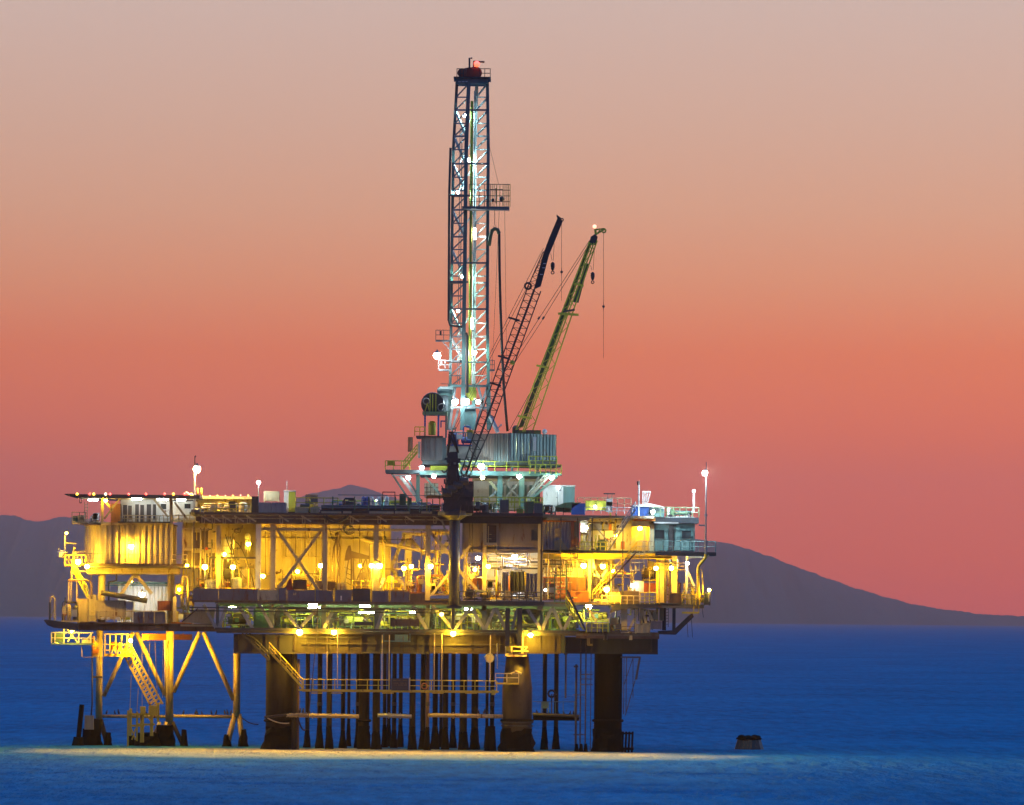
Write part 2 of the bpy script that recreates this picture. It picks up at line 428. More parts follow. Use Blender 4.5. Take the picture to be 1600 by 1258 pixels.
def tube_light(label, u0, u1, v, Y, c, L, w=2.6, group=None):
    a, b = P(u0, v, Y), P(u1, v, Y); z = (a.z+b.z)/2
    t = T('tube_light', label, 'lamp', ((a.x+b.x)/2, Y, z), group)
    t.part('tube', MB().tube((a.x, Y, z), (b.x, Y, z), px(w)/2, None, 8), gmat(c, L))
    t.part('housing', MB().box(a.x-0.05, b.x+0.05, Y-0.09, Y+0.09, z+px(w)/2+0.01, z+px(w)/2+0.09), 'grey')
    return t
def railing(label, u0, u1, v, Y, hp=16.0, mat='yellow', step=20.0, Y1=None, group=None, v1=None, mid=1, w=0.115):
    """posts and rails; v is the deck line, hp the height in pixels"""
    Y1 = Y if Y1 is None else Y1; v1 = v if v1 is None else v1
    a, b = P(u0, v, Y), P(u1, v1, Y1)
    if v1 == v and Y1 == Y: a.z = b.z = (a.z + b.z) / 2
    t = T('railing', label, 'railing', a, group)
    h = px(hp); up = Vector((0, 0, h))
    t.part('top_rail', MB().tube(a + up, b + up, w/2, None, 6), mat)
    for i in range(mid):
        q = Vector((0, 0, h * (i+1) / (mid+1)))
        t.part('mid_rail', MB().tube(a + q, b + q, w*0.4, None, 6), mat)
    n = max(1, int(round((b-a).length / px(step))))
    first = None
    for i in range(n+1):
        p = a.lerp(b, i/n)
        if first is None: first = t.part('post', MB().tube(a, a + up, w*0.45, None, 6), mat)
        else: t.copy('post', first, p - a)
    return t
def stair(label, u0, v0, u1, v1, Y, mat='yellow', width=0.9, hp=15, pitch=4.2, Y1=None, group=None, rails=True, sw=2.6, smat=None):
    """u0,v0 the head, u1,v1 the foot"""
    Y1 = Y if Y1 is None else Y1
    a, b = P(u0, v0, Y), P(u1, v1, Y1)
    t = T('stair', label, 'stair', b, group)
    for k, dy in enumerate((0, width)):
        o = Vector((0, dy, 0))
        t.part('stringer', MB().beam(a+o, b+o, 0.07, px(sw)), smat or mat)
        if rails:
            up = Vector((0, 0, px(hp))); hf = up * 0.55
            t.part('handrail', MB().tube(a+o+up, b+o+up, 0.06, None, 6), mat)
            t.part('mid_rail', MB().tube(a+o+hf, b+o+hf, 0.045, None, 6), mat)
            f = None; n = 6
            for i in range(n+1):
                p = a.lerp(b, i/n)
                if f is None: f = t.part('post', MB().tube(a+o, a+o+up, 0.035, None, 5), mat)
                else: t.copy('post', f, p - a)
    n = max(3, int(abs(v1-v0) / pitch)); f = None
    for i in range(1, n):
        p = a.lerp(b, i/n)
        if f is None:
            f0 = p; f = t.part('tread', MB().box(p.x-0.14, p.x+0.14, p.y+0.04, p.y+width-0.04, p.z-0.035, p.z+0.035), mat)
        else: t.copy('tread', f, p - f0)
    return t
def ladder(label, u, v0, v1, Y, mat='yellow', w=5.0, cage=False, group=None):
    a, b = P(u, v0, Y), P(u, v1, Y); x = (a.x+b.x)/2; k = px(w)/2
    t = T('ladder', label, 'ladder', (x, Y, b.z), group)
    for s in (-k, k): t.part('rail', MB().box(x+s-0.03, x+s+0.03, Y-0.03, Y+0.03, b.z, a.z), mat)
    n = max(3, int((v1-v0)/4.5)); f = None
    for i in range(1, n):
        z = b.z + (a.z-b.z)*i/n
        if f is None: z0 = z; f = t.part('rung', MB().box(x-k, x+k, Y-0.025, Y+0.025, z-0.025, z+0.025), mat)
        else: t.copy('rung', f, (0, 0, z-z0))
    if cage:
        f = None
        for i in range(0, n, 2):
            z = b.z + (a.z-b.z)*(i+1)/n
            if f is None: z0 = z; f = t.part('cage_hoop', MB().torus((x, Y-0.3, z), 0.36, 0.03, 10, 4, 'Z'), mat)
            else: t.copy('cage_hoop', f, (0, 0, z-z0))
    return t
def crate(label, u0, u1, v0, v1, Y0, Y1, mat, cat='container', name='shipping_container', ribs=0, group=None, rotz=0.0, lidmat=None):
    """a steel box with frame posts, rails and ribbed sides"""
    m = B(u0, u1, v0, v1, Y0, Y1); x0, x1, y0, y1, z0, z1 = m.bounds()
    t = T(name, label, cat, ((x0+x1)/2, (y0+y1)/2, z0), group)
    t.part('body', MB().box(x0+.05, x1-.05, y0+.05, y1-.05, z0+.06, z1-.04), mat)
    e = 0.05
    for x in (x0, x1-2*e):
        for y in (y0, y1-2*e): t.part('corner_post', MB().box(x, x+2*e, y, y+2*e, z0, z1), mat)
    for y in (y0-0.01, y1-2*e+0.01): t.part('rail', MB().box(x0+2*e+.002, x1-2*e-.002, y+.002, y+2*e-.004, z1-2*e, z1+.01), mat)
    t.part('lid', MB().box(x0+.03, x1-.03, y0+.1, y1-.1, z1-.03, z1+.03), lidmat or mat)
    if ribs:
        w = (x1-x0)/ribs; f = None
        for i in range(ribs):
            x = x0 + w*(i+.5)
            if f is None: xb = x; f = t.part('rib', MB().box(x-w*.2, x+w*.2, y0+.005, y0+.05, z0+.12, z1-.13), mat)
            else: t.copy('rib', f, (x-xb, 0, 0))
    if rotz: t.e.rotation_euler = (0, 0, rotz)
    return t
def vessel(label, u, v0, v1, Y, w, mat, name='storage_tank', cat='tank', group=None):
    a, b = P(u, v0, Y), P(u, v1, Y); x = (a.x+b.x)/2; h = a.z-b.z; r = px(w, Y)/2
    t = T(name, label, cat, (x, Y, b.z), group)
    t.part('shell', MB().lathe((x, Y, b.z+h*.12), [(r, 0), (r, h*.68), (r*.85, h*.77), (r*.45, h*.83), (r*.1, h*.85)], 16), mat, smooth=False)
    for k in range(3):
        q = 2*math.pi*(k+.3)/3
        t.part('leg', MB().box(x+math.cos(q)*r*.8-.05, x+math.cos(q)*r*.8+.05, Y+math.sin(q)*r*.8-.05, Y+math.sin(q)*r*.8+.05, b.z, b.z+h*.14), mat)
    t.part('nozzle', MB().tube((x, Y, b.z+h*.94), (x, Y, b.z+h*1.0), r*.14, None, 8), 'grey')
    for q in (.3, .62): t.part('band', MB().torus((x, Y, b.z+h*q), r+.01, .03, 16, 4, 'Z'), 'grey')
    return t
def skid(label, u0, u1, v0, v1, Y0, Y1, seed, mats, name='process_skid', n_pipe=8, n_ves=2, cat='machinery', rail=False):
    """a packed skid of vessels, pipes, valves and boxes filling the given frame"""
    rd = random.Random(seed)
    m = B(u0, u1, v0, v1, Y0, Y1); x0, x1, y0, y1, z0, z1 = m.bounds(); W, Hh = x1-x0, z1-z0
    t = T(name, label, cat, ((x0+x1)/2, (y0+y1)/2, z0))
    t.part('base_frame', MB().box(x0, x1, y0, y1, z0, z0+min(.18, Hh*.12)), rd.choice(mats))
    for i in range(n_ves):
        r = min(W*.16, Hh*.24)*rd.uniform(.7, 1.15); x = x0 + W*(i+rd.uniform(.3, .7))/max(1, n_ves); y = rd.uniform(y0+r, max(y0+r+.01, y1-r))
        mt = rd.choice(mats)
        if rd.random() < .55:
            hh = Hh*rd.uniform(.55, .9)
            o = t.part('vessel', MB().lathe((x, y, z0+.1), [(r*.9, 0), (r, .08), (r, hh*.85), (r*.7, hh*.95), (r*.15, hh)], 12), mt)
        else:
            L = min(W*.4, r*4)*.5; zc = z0+.2+r+rd.uniform(0, Hh*.3)
            o = t.part('vessel', MB().lathe((x, y, zc), [(r*.2, -L-r*.4), (r*.8, -L-r*.15), (r, -L), (r, L), (r*.8, L+r*.15), (r*.2, L+r*.4)], 12, 'X'), mt)
    for i in range(n_pipe):
        xa, xb = sorted((rd.uniform(x0, x1), rd.uniform(x0, x1))); za = z0+Hh*rd.uniform(.1, .95); zb = z0+Hh*rd.uniform(.05, .8); y = rd.uniform(y0, y1)
        r = rd.choice((.05, .06, .08, .1))
        pts = [(xa, y, z0+.05), (xa, y, za-.12), (xa+.1, y, za), (xb-.1, y, za), (xb, y, za-.12), (xb, y, min(zb, za-.2))] if rd.random() < .6 else [(xa, y, za), (xb, y, za)]
        if xb-xa < .35: pts = [(xa, y, z0+.05), (xa, y, za)]
        p = t.part('pipe', MB().path(pts, r, 6), rd.choice(mats))
        if i % 2 == 0:
            t.part('valve_wheel', MB().torus((xa, y-r-.1, z0+Hh*rd.uniform(.2, .6)), .16, .03, 10, 4), rd.choice(('red', 'rust_red', 'steel', mats[0])), p)
    for i in range(2):
        x = rd.uniform(x0, x1-.5); z = z0+Hh*rd.uniform(.15, .5)
        t.part('control_box', MB().box(x, x+rd.uniform(.35, .7), y0-.02, y0+.25, z, z+rd.uniform(.4, .8)), rd.choice(mats))
    return t
def pipe_run(label, pts, w, mat, flanges=0, group=None, name='pipe'):
    """pts: (u, v, Y)"""
    q = [P(*p) for p in pts]
    t = T(name, label, 'pipe', q[0], group)
    t.part('pipe_barrel', MB().path(q, px(w)/2, 8), mat, smooth=True)
    if flanges:
        f = None
        for i in range(flanges):
            s = q[0].lerp(q[-1], (i+1)/(flanges+1)) if len(q) == 2 else q[min(len(q)-2, 1+i)]
            d = (q[-1]-q[0]).normalized() if len(q) == 2 else (q[min(len(q)-1, 2+i)]-q[max(0, i)]).normalized()
            t.part('flange', MB().tube(s-d*.06, s+d*.06, px(w)/2*1.45, None, 8), mat)
    return t
def wire(label, pts, w=0.9, mat='rope', group=None, name='cable', cat='cable'):
    q = [P(*p) for p in pts]
    return one(name, label, cat, MB().path(q, px(w)/2, 5), mat, group)
def sag(a, b, drop, n=8):
    return [(a[0]+(b[0]-a[0])*i/n, a[1]+(b[1]-a[1])*i/n + drop*4*(i/n)*(1-i/n), a[2]+(b[2]-a[2])*i/n) for i in range(n+1)]
def wbox(name, u0, u1, v0, v1, Y, label=None):
    return (u0, u1, v0, v1, Y)
def framed_window(t, u0, u1, v0, v1, Y, frame='white', glass='window_glass', parent=None, name='window'):
    f = MB(); e = 1.3
    f.pbox(u0, u1, v0, v0+e, Y-.06, Y); f.pbox(u0, u1, v1-e, v1, Y-.06, Y); f.pbox(u0, u0+e, v0+e, v1-e, Y-.06, Y); f.pbox(u1-e, u1, v0+e, v1-e, Y-.06, Y)
    w = t.part(name, f, frame, parent)
    t.part('pane', B(u0+e, u1-e, v0+e, v1-e, Y-.03, Y-.01), glass, w if parent is None else parent)
    return w

# ------------------------------------------------------------------ the legs in the sea
def growth(t, x, y, ztop, r0, r1, parent=None, seed=0):
    """the dark crust of mussels that widens to the waterline"""
    rd = random.Random(seed); prof = []
    n = 7
    for i in range(n+1):
        q = i/n; z = -1.2 + (ztop+1.2)*q
        prof.append((r0 + (r1-r0)*(1-q)**1.25, z))
    m = MB().lathe((x, y, 0), prof, 12)
    m.v = [(x+(a-x)*(1+rd.uniform(-.10, .10)), y+(b-y)*(1+rd.uniform(-.10, .10)), c+rd.uniform(-.06, .06)) for a, b, c in m.v]
    return t.part('marine_growth', m, 'growth', parent)
YL = 14.0
lj = T('steel_jacket', 'cream tubular jacket of three legs and slanting braces below the corrugated house', 'jacket', P(265, 1168, YL))
for (u, v0, v1, w) in ((155, 984, 1128, 11), (265, 984, 1132, 12.5), (370, 1015, 1120, 11.5)):
    g = lj.part('leg', post(u, v0, v1, YL, w, 12), 'cream', smooth=True)
for (a, b, c, d, w) in ((208, 988, 162, 1088, 7), (213, 988, 258, 1086, 7.5), (312, 988, 271, 1082, 7.5), (318, 988, 365, 1094, 7.5)):
    lj.part('brace', tb(a, b, c, d, YL, w, n=10), 'cream', smooth=True)
for (a, b) in ((160, 259), (271, 366)): lj.part('horizontal_brace', tb(a, 1119, b, 1120, YL, 5.5, n=10), 'cream', smooth=True)
for i, (a, b, c, d, w, mt) in enumerate(((154, 1124, 146, 1176, 15, 'growth'), (157, 1124, 170, 1174, 8, 'caisson'), (262, 1128, 256, 1176, 12, 'cream'), (269, 1128, 290, 1174, 7, 'caisson'), (250, 1128, 240, 1150, 6, 'cream'),
                               (367, 1116, 353, 1172, 9, 'cream'), (373, 1116, 381, 1172, 9, 'cream'))):
    lj.part('batter_leg', tb(a, b, c, d, YL, w, n=10), mt, smooth=True)
    e = P(c, d, YL); growth(lj, e.x + (P(a, b, YL).x-e.x)*.12, YL, P(c, 1140 + i % 3*4, YL).z, px(w)*.55, px(w)*1.35, seed=i)
lj.part('fender_post', tb(128, 1101, 121, 1170, YL-2, 8, n=10), 'growth'); growth(lj, P(122, 1166, YL-2).x, YL-2, .9, .5, 1.0, seed=55)
x = P(262, 1150, YL)
growth(lj, P(205, 1165, YL).x, YL, 1.1, .3, .8, seed=31); growth(lj, P(232, 1165, YL).x, YL, 1.4, 1.2, 2.4, seed=32); growth(lj, P(258, 1165, YL).x, YL, 2.2, .9, 1.3, seed=33)
growth(lj, P(137, 1165, YL).x, YL, 1.8, .5, 1.1, seed=36)
lj.part('clamp', B(132, 146, 1118, 1140, YL-1.6, YL-.9), 'grey'); lj.part('clamp_arm', hbar(145, 160, 1058, YL-.8, 3), 'dark')
pipe_run('thin black riser pipe beside the outermost cream leg', [(144, 995, YL-1), (144, 1100, YL-1), (142, 1125, YL-1)], 2.6, 'dark')
pipe_run('slim pale pipe running down along the middle cream leg', [(258, 1000, YL-1), (258, 1090, YL-1)], 2.2, 'cream_clean')
wire('curved hose hanging off the cream leg above the water', sag((374, 1118, YL), (404, 1132, YL), 4), 1.8, 'rubber', name='hose', cat='hose')

# big caissons
def caisson(label, u, v0, v1, Y, w0, w1, vw=1174, seed=0, mat='caisson'):
    x = P(u, 1100, Y).x; zt = P(u, v0, Y).z
    t = T('sea_caisson', label, 'platform leg', (x, Y, 0))
    zz = P(u, v1, Y).z
    t.part('shaft', MB().lathe((x, Y, -1), [(px(w1)/2, 0), (px(w1)/2, zz+1), (px(w0)/2, zt+1)], 20), mat, smooth=True)
    t.part('collar', MB().torus((x, Y, P(u, 1126, Y).z), px(w1)/2+.05, .16, 20, 6, 'Z'), 'growth')
    growth(t, x, Y, 2.4, px(w1)/2+.05, px(w1)/2*1.42, seed=seed)
    return t
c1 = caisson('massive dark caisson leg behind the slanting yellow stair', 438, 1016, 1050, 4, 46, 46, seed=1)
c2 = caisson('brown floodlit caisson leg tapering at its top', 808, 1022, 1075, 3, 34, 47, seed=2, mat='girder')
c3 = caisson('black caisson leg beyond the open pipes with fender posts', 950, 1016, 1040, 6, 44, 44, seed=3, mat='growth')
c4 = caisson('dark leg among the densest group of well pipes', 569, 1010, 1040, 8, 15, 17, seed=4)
for i, u in enumerate((972, 977, 982, 987)):
    x = P(u, 1150, 3).x; c3.part('fender', MB().tube((x, 3, -.5), (x+.1, 3, P(u, 1143, 3).z), .11, None, 6), 'growth')
c3.part('fender_rail', hbar(968, 990, 1146, 3, 3), 'growth'); c3.part('fender_rail', hbar(968, 990, 1170, 3, 4), 'growth')
c2.part('clamp_ring', MB().torus((P(808, 1128, 3).x, 3, P(808, 1128, 3).z), 1.62, .14, 20, 6, 'Z'), 'dark')
c2.part('clamp_ring', MB().torus((P(808, 1134, 3).x, 3, P(808, 1134, 3).z), 1.62, .1, 20, 6, 'Z'), 'dark')
c1.part('spare_pipe', tb(447, 1118, 480, 1116, 1.2, 5), 'cream')
c1.part('riser', post(460, 1022, 1172, 2.4, 8, 10), 'caisson')
c1.part('riser', post(466, 1030, 1172, 2.8, 4, 8), 'brown')
pipe_run('short boom pipe clamped round the dark caisson', [(413, 1121, 0.6), (448, 1117, 0.6)], 4, 'rope')
wire('chain slung between the yellow pipe and the dark caisson', sag((465, 1120, .6), (478, 1140, .6), 8), 2.6, 'rope', name='chain', cat='chain')
wire('slack hose looped across the dark caisson near the water', sag((418, 1122, .4), (452, 1130, .4), 3), 2, 'cream')

# well conductors
COND = [(480.5, 7, 12), (499.5, 7.5, 9), (514.5, 9, 6), (536, 7, 10), (545, 5, 20), (559, 6, 12), (588, 12, 7), (601, 6, 16), (607.5, 6, 20), (616, 7, 14), (626, 6.5, 18),
        (644.5, 10, 7), (661, 8, 9), (668, 6, 5), (680, 8.5, 10), (689, 5, 20), (696, 9, 8), (708, 7, 16), (724, 12, 8), (742, 11, 9), (761, 5, 17), (769, 7, 12), (851, 7, 12), (869, 7, 14)]
for i, (u, w, Y) in enumerate(COND):
    x = P(u, 1100, Y).x
    lab = 'dark vertical well pipe, %s in order counted from the caisson by the slanting stair' % ORD[i]
    if u == 668: lab = 'pale brown well pipe slanting slightly among the dark ones'
    t = T('well_conductor', lab, 'pipe', (x, Y, 0), 'well pipes under the deck' if u != 668 else None)
    t.part('casing', MB().tube((x, Y, -1), (x, Y, P(u, 984, Y).z), px(w)/2, None, 12), 'brown' if u == 668 else 'caisson', smooth=True)
    growth(t, x, Y, 2.4 if i % 3 else 1.9, px(w)/2*1.02, px(w)/2*(2.6 if w < 9 else 2.0), seed=100+i)
    if i % 4 == 1: t.part('joint_sleeve', MB().tube((x, Y, P(u, 1100, Y).z-.2), (x, Y, P(u, 1100, Y).z+.2), px(w)/2*1.2, None, 12), 'dark')
x = P(766, 1160, 2).x
st = T('sawn_off_pile', 'short stubby pile crusted with growth beside the floodlit caisson', 'pile', (x, 4, 0))
st.part('stump', MB().lathe((x, 4, -1), [(.75, 0), (.6, 1.5), (.5, 3.6), (.48, P(766, 1141, 4).z+1)], 14), 'growth')
for (u, v0, v1, w, lab) in ((884, 1018, 1091, 3, 'thin cut-off pipe hanging free under the girder end'), (900, 1038, 1166, 3.6, 'thin black standpipe with flanged head beside the ladder frame')):
    t = T('open_pipe', lab, 'pipe', P(u, v1, 5)); t.part('casing', post(u, v0, v1, 5, w, 8), 'dark'); t.part('flange', post(u, v0+2, v0+5, 5, w*2, 8), 'dark')
lf = T('pipe_ladder', 'slender pipe ladder frame standing in the sea before the black caisson', 'ladder', P(911, 1170, 4))
for u in (907, 915): lf.part('upright', post(u, 1000, 1172, 4, 2.4, 6), 'dark')
lf.part('upright', post(923, 1000, 1172, 4, 1.4, 6), 'dark')
for v in (1054, 1061, 1070, 1086, 1148): lf.part('rung', hbar(896 if v > 1080 else 906, 916 if v > 1080 else 926, v, 4, 1.4), 'dark')
for k, u in enumerate((901, 908, 915)):
    growth(lf, P(u, 1165, 4).x, 4, .8, .14, .5, seed=300+k)
df = T('dangling_ladder', 'dark rope ladder frame hanging beside the black caisson', 'ladder', P(976, 1120, 3))
df.part('head_bar', hbar(970, 1000, 1027, 3, 2.6), 'dark')
for (a, b, c, d) in ((975, 1028, 974, 1116), (979, 1028, 978, 1112), (989, 1028, 975, 1070), (999, 1026, 992, 1064), (992, 1064, 977, 1118), (989, 1028, 989, 1090)): df.part('rope', tb(a, b, c, d, 3, 1.6 if b > 1030 or a < 985 else 1.3, n=5), 'dark')
df.part('rope', tb(1000, 1026, 994, 1062, 3, 3, n=6), 'dark')

# horizontal pipe at mid height, in the lengths the photo shows
for lab, a, b in (('long yellow-lit horizontal pipe from the dark caisson to the well pipes', 452, 561), ('dim horizontal pipe between the dark leg and the paler well pipe', 590, 643), ('long yellow-lit horizontal pipe ending at the floodlit caisson', 669, 786)):
    t = pipe_run(lab, [(a, 1117.5, 2.2), (b, 1119.5, 2.2)], 6.5, 'cream' if a != 590 else 'galvanised', 2)

# boat landing beside the caissons
bl = T('boat_landing', 'dark low boat landing with pale green rail beyond the floodlit caisson', 'landing', P(868, 1125, 9))
bl.part('platform', B(833, 905, 1118, 1126, 8, 12), 'growth')
bl.part('bumper', tb(832, 1116, 905, 1119, 7.8, 5, n=8), 'dark')
for (a, b) in ((833, 900),): bl.part('rail', hbar(a, b, 1096.5, 8, 1.1), 'teal')
for u in (846, 857, 868, 880, 898): bl.part('rail_post', spost(u, 1097, 1118, 8, 1.2), 'teal')
bl.part('gate', B(847, 856, 1097, 1107, 7.9, 8), 'teal'); bl.part('tyre', MB().torus(P(862, 1084, 8), .35, .12, 10, 5), 'rubber')
bl.part('davit', MB().path([P(862, 1118, 8), P(862, 1085, 8), P(870, 1085, 8)], .07, 6), 'dark')

# box girders that carry the decks
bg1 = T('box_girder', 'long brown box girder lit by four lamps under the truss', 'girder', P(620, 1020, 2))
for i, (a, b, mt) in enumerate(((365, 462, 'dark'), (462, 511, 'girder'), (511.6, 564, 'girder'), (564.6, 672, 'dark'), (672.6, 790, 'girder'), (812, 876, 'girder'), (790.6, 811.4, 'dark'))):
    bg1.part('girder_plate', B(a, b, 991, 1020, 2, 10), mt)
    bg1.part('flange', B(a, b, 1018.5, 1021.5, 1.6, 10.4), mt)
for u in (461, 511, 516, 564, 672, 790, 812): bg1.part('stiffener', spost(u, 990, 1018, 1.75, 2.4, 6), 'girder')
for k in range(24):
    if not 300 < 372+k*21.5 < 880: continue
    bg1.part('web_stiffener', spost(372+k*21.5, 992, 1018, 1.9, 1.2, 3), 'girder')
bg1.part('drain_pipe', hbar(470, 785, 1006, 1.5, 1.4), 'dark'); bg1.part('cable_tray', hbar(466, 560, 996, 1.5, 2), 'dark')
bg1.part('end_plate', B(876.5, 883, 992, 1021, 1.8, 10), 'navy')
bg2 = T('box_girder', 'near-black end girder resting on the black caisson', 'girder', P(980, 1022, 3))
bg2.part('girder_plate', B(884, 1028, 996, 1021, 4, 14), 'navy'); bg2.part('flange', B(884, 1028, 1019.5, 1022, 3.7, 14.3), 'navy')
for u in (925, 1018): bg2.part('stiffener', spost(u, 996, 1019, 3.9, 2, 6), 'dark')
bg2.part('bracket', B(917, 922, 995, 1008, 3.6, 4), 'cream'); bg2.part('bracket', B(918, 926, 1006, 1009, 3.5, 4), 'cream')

# catwalk slung under the deck, with stair
cw = T('catwalk', 'yellow catwalk slung low over the sea between the caissons', 'walkway', P(620, 1082, 0))
cw.part('deck', B(472, 777, 1079, 1082, -.6, .8), 'yellow')
cw.part('edge_beam', hbar(466, 779, 1079.5, -.75, 3), 'yellow')
for u in (494, 525, 605, 683, 735): cw.part('support_bracket', hbar(u-8, u+10, 1083, 0, 2), 'yellow')
for u, v0, v1 in ((511, 1018, 1079), (527.5, 990, 1075), (597, 992, 1079), (608, 992, 1079), (678.5, 990, 1079), (690, 990, 1079), (766, 992, 1068)): cw.part('hanger', post(u, v0, v1, -.7, 1.7, 6), 'cream_clean')
cw.part('end_plate', B(768, 774, 1078, 1086, -.9, -.75), 'yellow')
railing('yellow railing along the low catwalk nearer the slanting stair', 472, 608, 1079, -.7, 17, step=17)
railing('yellow railing along the low catwalk nearer the floodlit caisson', 640, 776, 1080.5, -.7, 17, step=17)
sb = T('sign_board', 'dark weathered board with faded lines of writing on the low catwalk railing', 'sign', P(625, 1079, -.85))
sb.part('board', B(611, 638.5, 1060, 1079, -.87, -.8), 'dark'); sb.part('edge_post', B(639, 641, 1059, 1080, -.9, -.75), 'cream')
for v, ws in ((1063, ((614, 620), (621, 628), (629, 636))), (1067.5, ((614, 623), (625, 635))), (1070.5, ((615, 621), (622, 630), (631, 636)))):
    for a, b in ws: sb.part('faded_lettering', B(a, b, v-.8, v+.8, -.885, -.875), 'brown')
stair('yellow stair slanting down to the low catwalk', 420, 1017, 474, 1076, -.6, 'yellow', .9, 13, sw=3)
stair('shadowed upper stair under the deck before the dark girder', 378, 990, 420, 1032, 1.0, 'dark', .9, 12, sw=3)  # the deck's shade is put into this stair's dark colour
one('life_ring', 'orange life ring hung on the low catwalk railing', 'life ring', MB().torus(P(663, 1072, -.85), .28, .08, 14, 6), 'orange')
cp = T('caisson_platform', 'small yellow railed stage on the floodlit caisson', 'platform', P(795, 1069, 1))
cp.part('deck', B(774, 811, 1067, 1069.5, .2, 1.6), 'yellow')
for v in (1052.5, 1059): cp.part('rail', hbar(774, 811, v, .2, 1.4), 'cream_clean')
for u in (774.5, 792, 810.5): cp.part('post', spost(u, 1052, 1067, .2, 1.3), 'cream_clean')
cp.part('lamp_shield', MB().path([P(798, 1053, .2), P(806, 1049, .2), P(815, 1053, .2)], .12, 6), 'cream')
ct = T('caisson_cap_platform', 'railed cap on top of the tapering floodlit caisson', 'platform', P(810, 1024, 1))
ct.part('cap', B(789, 823, 1021, 1026, 1, 5), 'cream'); ct.part('post', spost(799.5, 1010, 1021, .9, 2.6), 'cream'); ct.part('post', spost(816, 990, 1021, .9, 4), 'cream')
ct.part('rail', hbar(796, 824, 1010.5, .8, 1.6), 'cream'); ct.part('rail', hbar(802, 826, 1017.5, .8, 2), 'cream')
ct.part('strut', bm(824, 1011, 818, 1018, .8, 1.5), 'cream')
dr = T('hose_reel', 'round hose reel hanging under the girder near the caisson', 'reel', P(766, 1035, 1))
dr.part('drum', MB().lathe(P(765, 1028, 1.2), [(.2, -.2), (.42, -.2), (.42, .2), (.2, .2)], 14, 'Y'), 'cream'); dr.part('rim', MB().torus(P(765, 1028, 1.0), .45, .07, 14, 5), 'galvanised')
for u, v0, v1, lab in ((777, 1005, 1045, 'slim drip pipe behind the hose reel'), (790, 1000, 1022, 'short white lamp conduit at the caisson cap')):
    pipe_run(lab, [(u, v0, .6), (u, v1, .6)], 1.6, 'galvanised')
wire('dark lifting wire dropping from the truss to the low catwalk', [(497, 940, -1.2), (494, 1000, -1.2), (489, 1050, -1.2), (484, 1100, -1.2), (481, 1128, -1.2)], 1.5, 'rope')

# yellow gangway and landing under the corrugated house
gw = T('gangway', 'yellow lattice gangway slanting down to the boat landing', 'gangway', P(248, 1112, 9))
for dy in (9.0, 10.2):
    for (a, b, c, d) in ((194, 1024, 240, 1112), (204, 1008, 254, 1100), (199, 1016, 248, 1106)): gw.part('chord', MB().beam(P(a, b, dy), P(c, d, dy), .16, .2), 'yellow')
    for i in range(15):
        t0 = i/15
        a = Vector((194+46*t0, 1024+88*t0, 0)); b = Vector((204+50*(t0+.03), 1008+92*(t0+.03), 0)); c = Vector((194+46*(t0+.066), 1024+88*(t0+.066), 0))
        gw.part('lacing', MB().beam(P(a.x, a.y, dy), P(b.x, b.y, dy), .11), 'yellow'); gw.part('lacing', MB().beam(P(b.x, b.y, dy), P(c.x, c.y, dy), .09), 'yellow')
f = None
for i in range(22):
    t0 = (i+.5)/22; p = P(195+46*t0, 1022+88*t0, 9.1)
    if f is None: f0 = p; f = gw.part('tread', MB().box(p.x-.13, p.x+.13, 9.12, 10.1, p.z-.02, p.z+.02), 'yellow')
    else: gw.copy('tread', f, p-f0)
gl = T('gangway_landing', 'orange-lit railed landing at the head of the yellow gangway', 'platform', P(185, 1026, 9))
gl.part('deck', B(162, 206, 1022, 1026, 8.4, 11), 'yellow')
for v in (991, 1007, 1016): gl.part('rail', hbar(162, 206, v, 8.4, 1.4), 'yellow')
for u in (164, 172, 181, 190, 199, 205): gl.part('post', spost(u, 990, 1022, 8.4, 1.6), 'yellow')
gl.part('cabinet', B(172, 183, 1003, 1015, 8.7, 9.5), 'rust_red'); gl.part('drum', post(187, 1004, 1018, 9, 6, 10), 'yellow')
for (a, b) in ((174, 182), (183, 191)): gl.part('brace', bm(a, 1022, b-3, 1010, 8.3, 1.6), 'yellow')
ll = T('lower_landing', 'yellow framed boat landing at the foot of the gangway', 'landing', P(222, 1165, 8))
for u, v0, v1, w in ((200, 1110, 1166, 3), (204, 1107, 1150, 4), (214, 1112, 1158, 3), (222, 1105, 1160, 6), (237, 1102, 1150, 5), (247, 1098, 1128, 4)): ll.part('post', spost(u, v0, v1, 8, w), 'yellow')
for a, b, v in ((199, 242, 1116), (203, 226, 1134), (214, 242, 1132)): ll.part('crossbar', hbar(a, b, v, 7.8, 3), 'yellow')
for (a, b, c, d) in ((205, 1138, 212, 1156), (212, 1138, 206, 1156), (229, 1118, 240, 1132)): ll.part('brace', bm(a, b, c, d, 7.7, 2), 'yellow')
ll.part('hoist_box', B(232, 246, 1103, 1118, 7.4, 8.8), 'yellow'); ll.part('motor', B(219, 227, 1104, 1116, 7.2, 8), 'yellow')
for k, (u0, v0, u1, v1) in enumerate(((205, 1055, 203, 1108), (216, 1075, 214, 1112), (222, 1002, 222, 1106), (234, 1003, 232, 1075), (242, 1003, 246, 1090), (255, 1003, 254, 1090))):
    wire('pale hanging rope beside the yellow gangway, %s counted from the outermost cream leg' % ORD[k], [(u0, v0, 7.6), (u1, v1, 7.6)], 1.2, 'cream', 'ropes hung beside the gangway', name='rope', cat='rope')
one('spreader_beam', 'orange-lit hanging beam under the deck beside the cream legs', 'beam', MB().pbox(222, 260, 990, 1000.5, 9, 9.8), 'orange')
one('spreader_beam', 'rust-coloured beam under the deck between the slanted braces', 'beam', MB().pbox(272, 300, 991, 1000, 9, 9.8), 'rust_red')
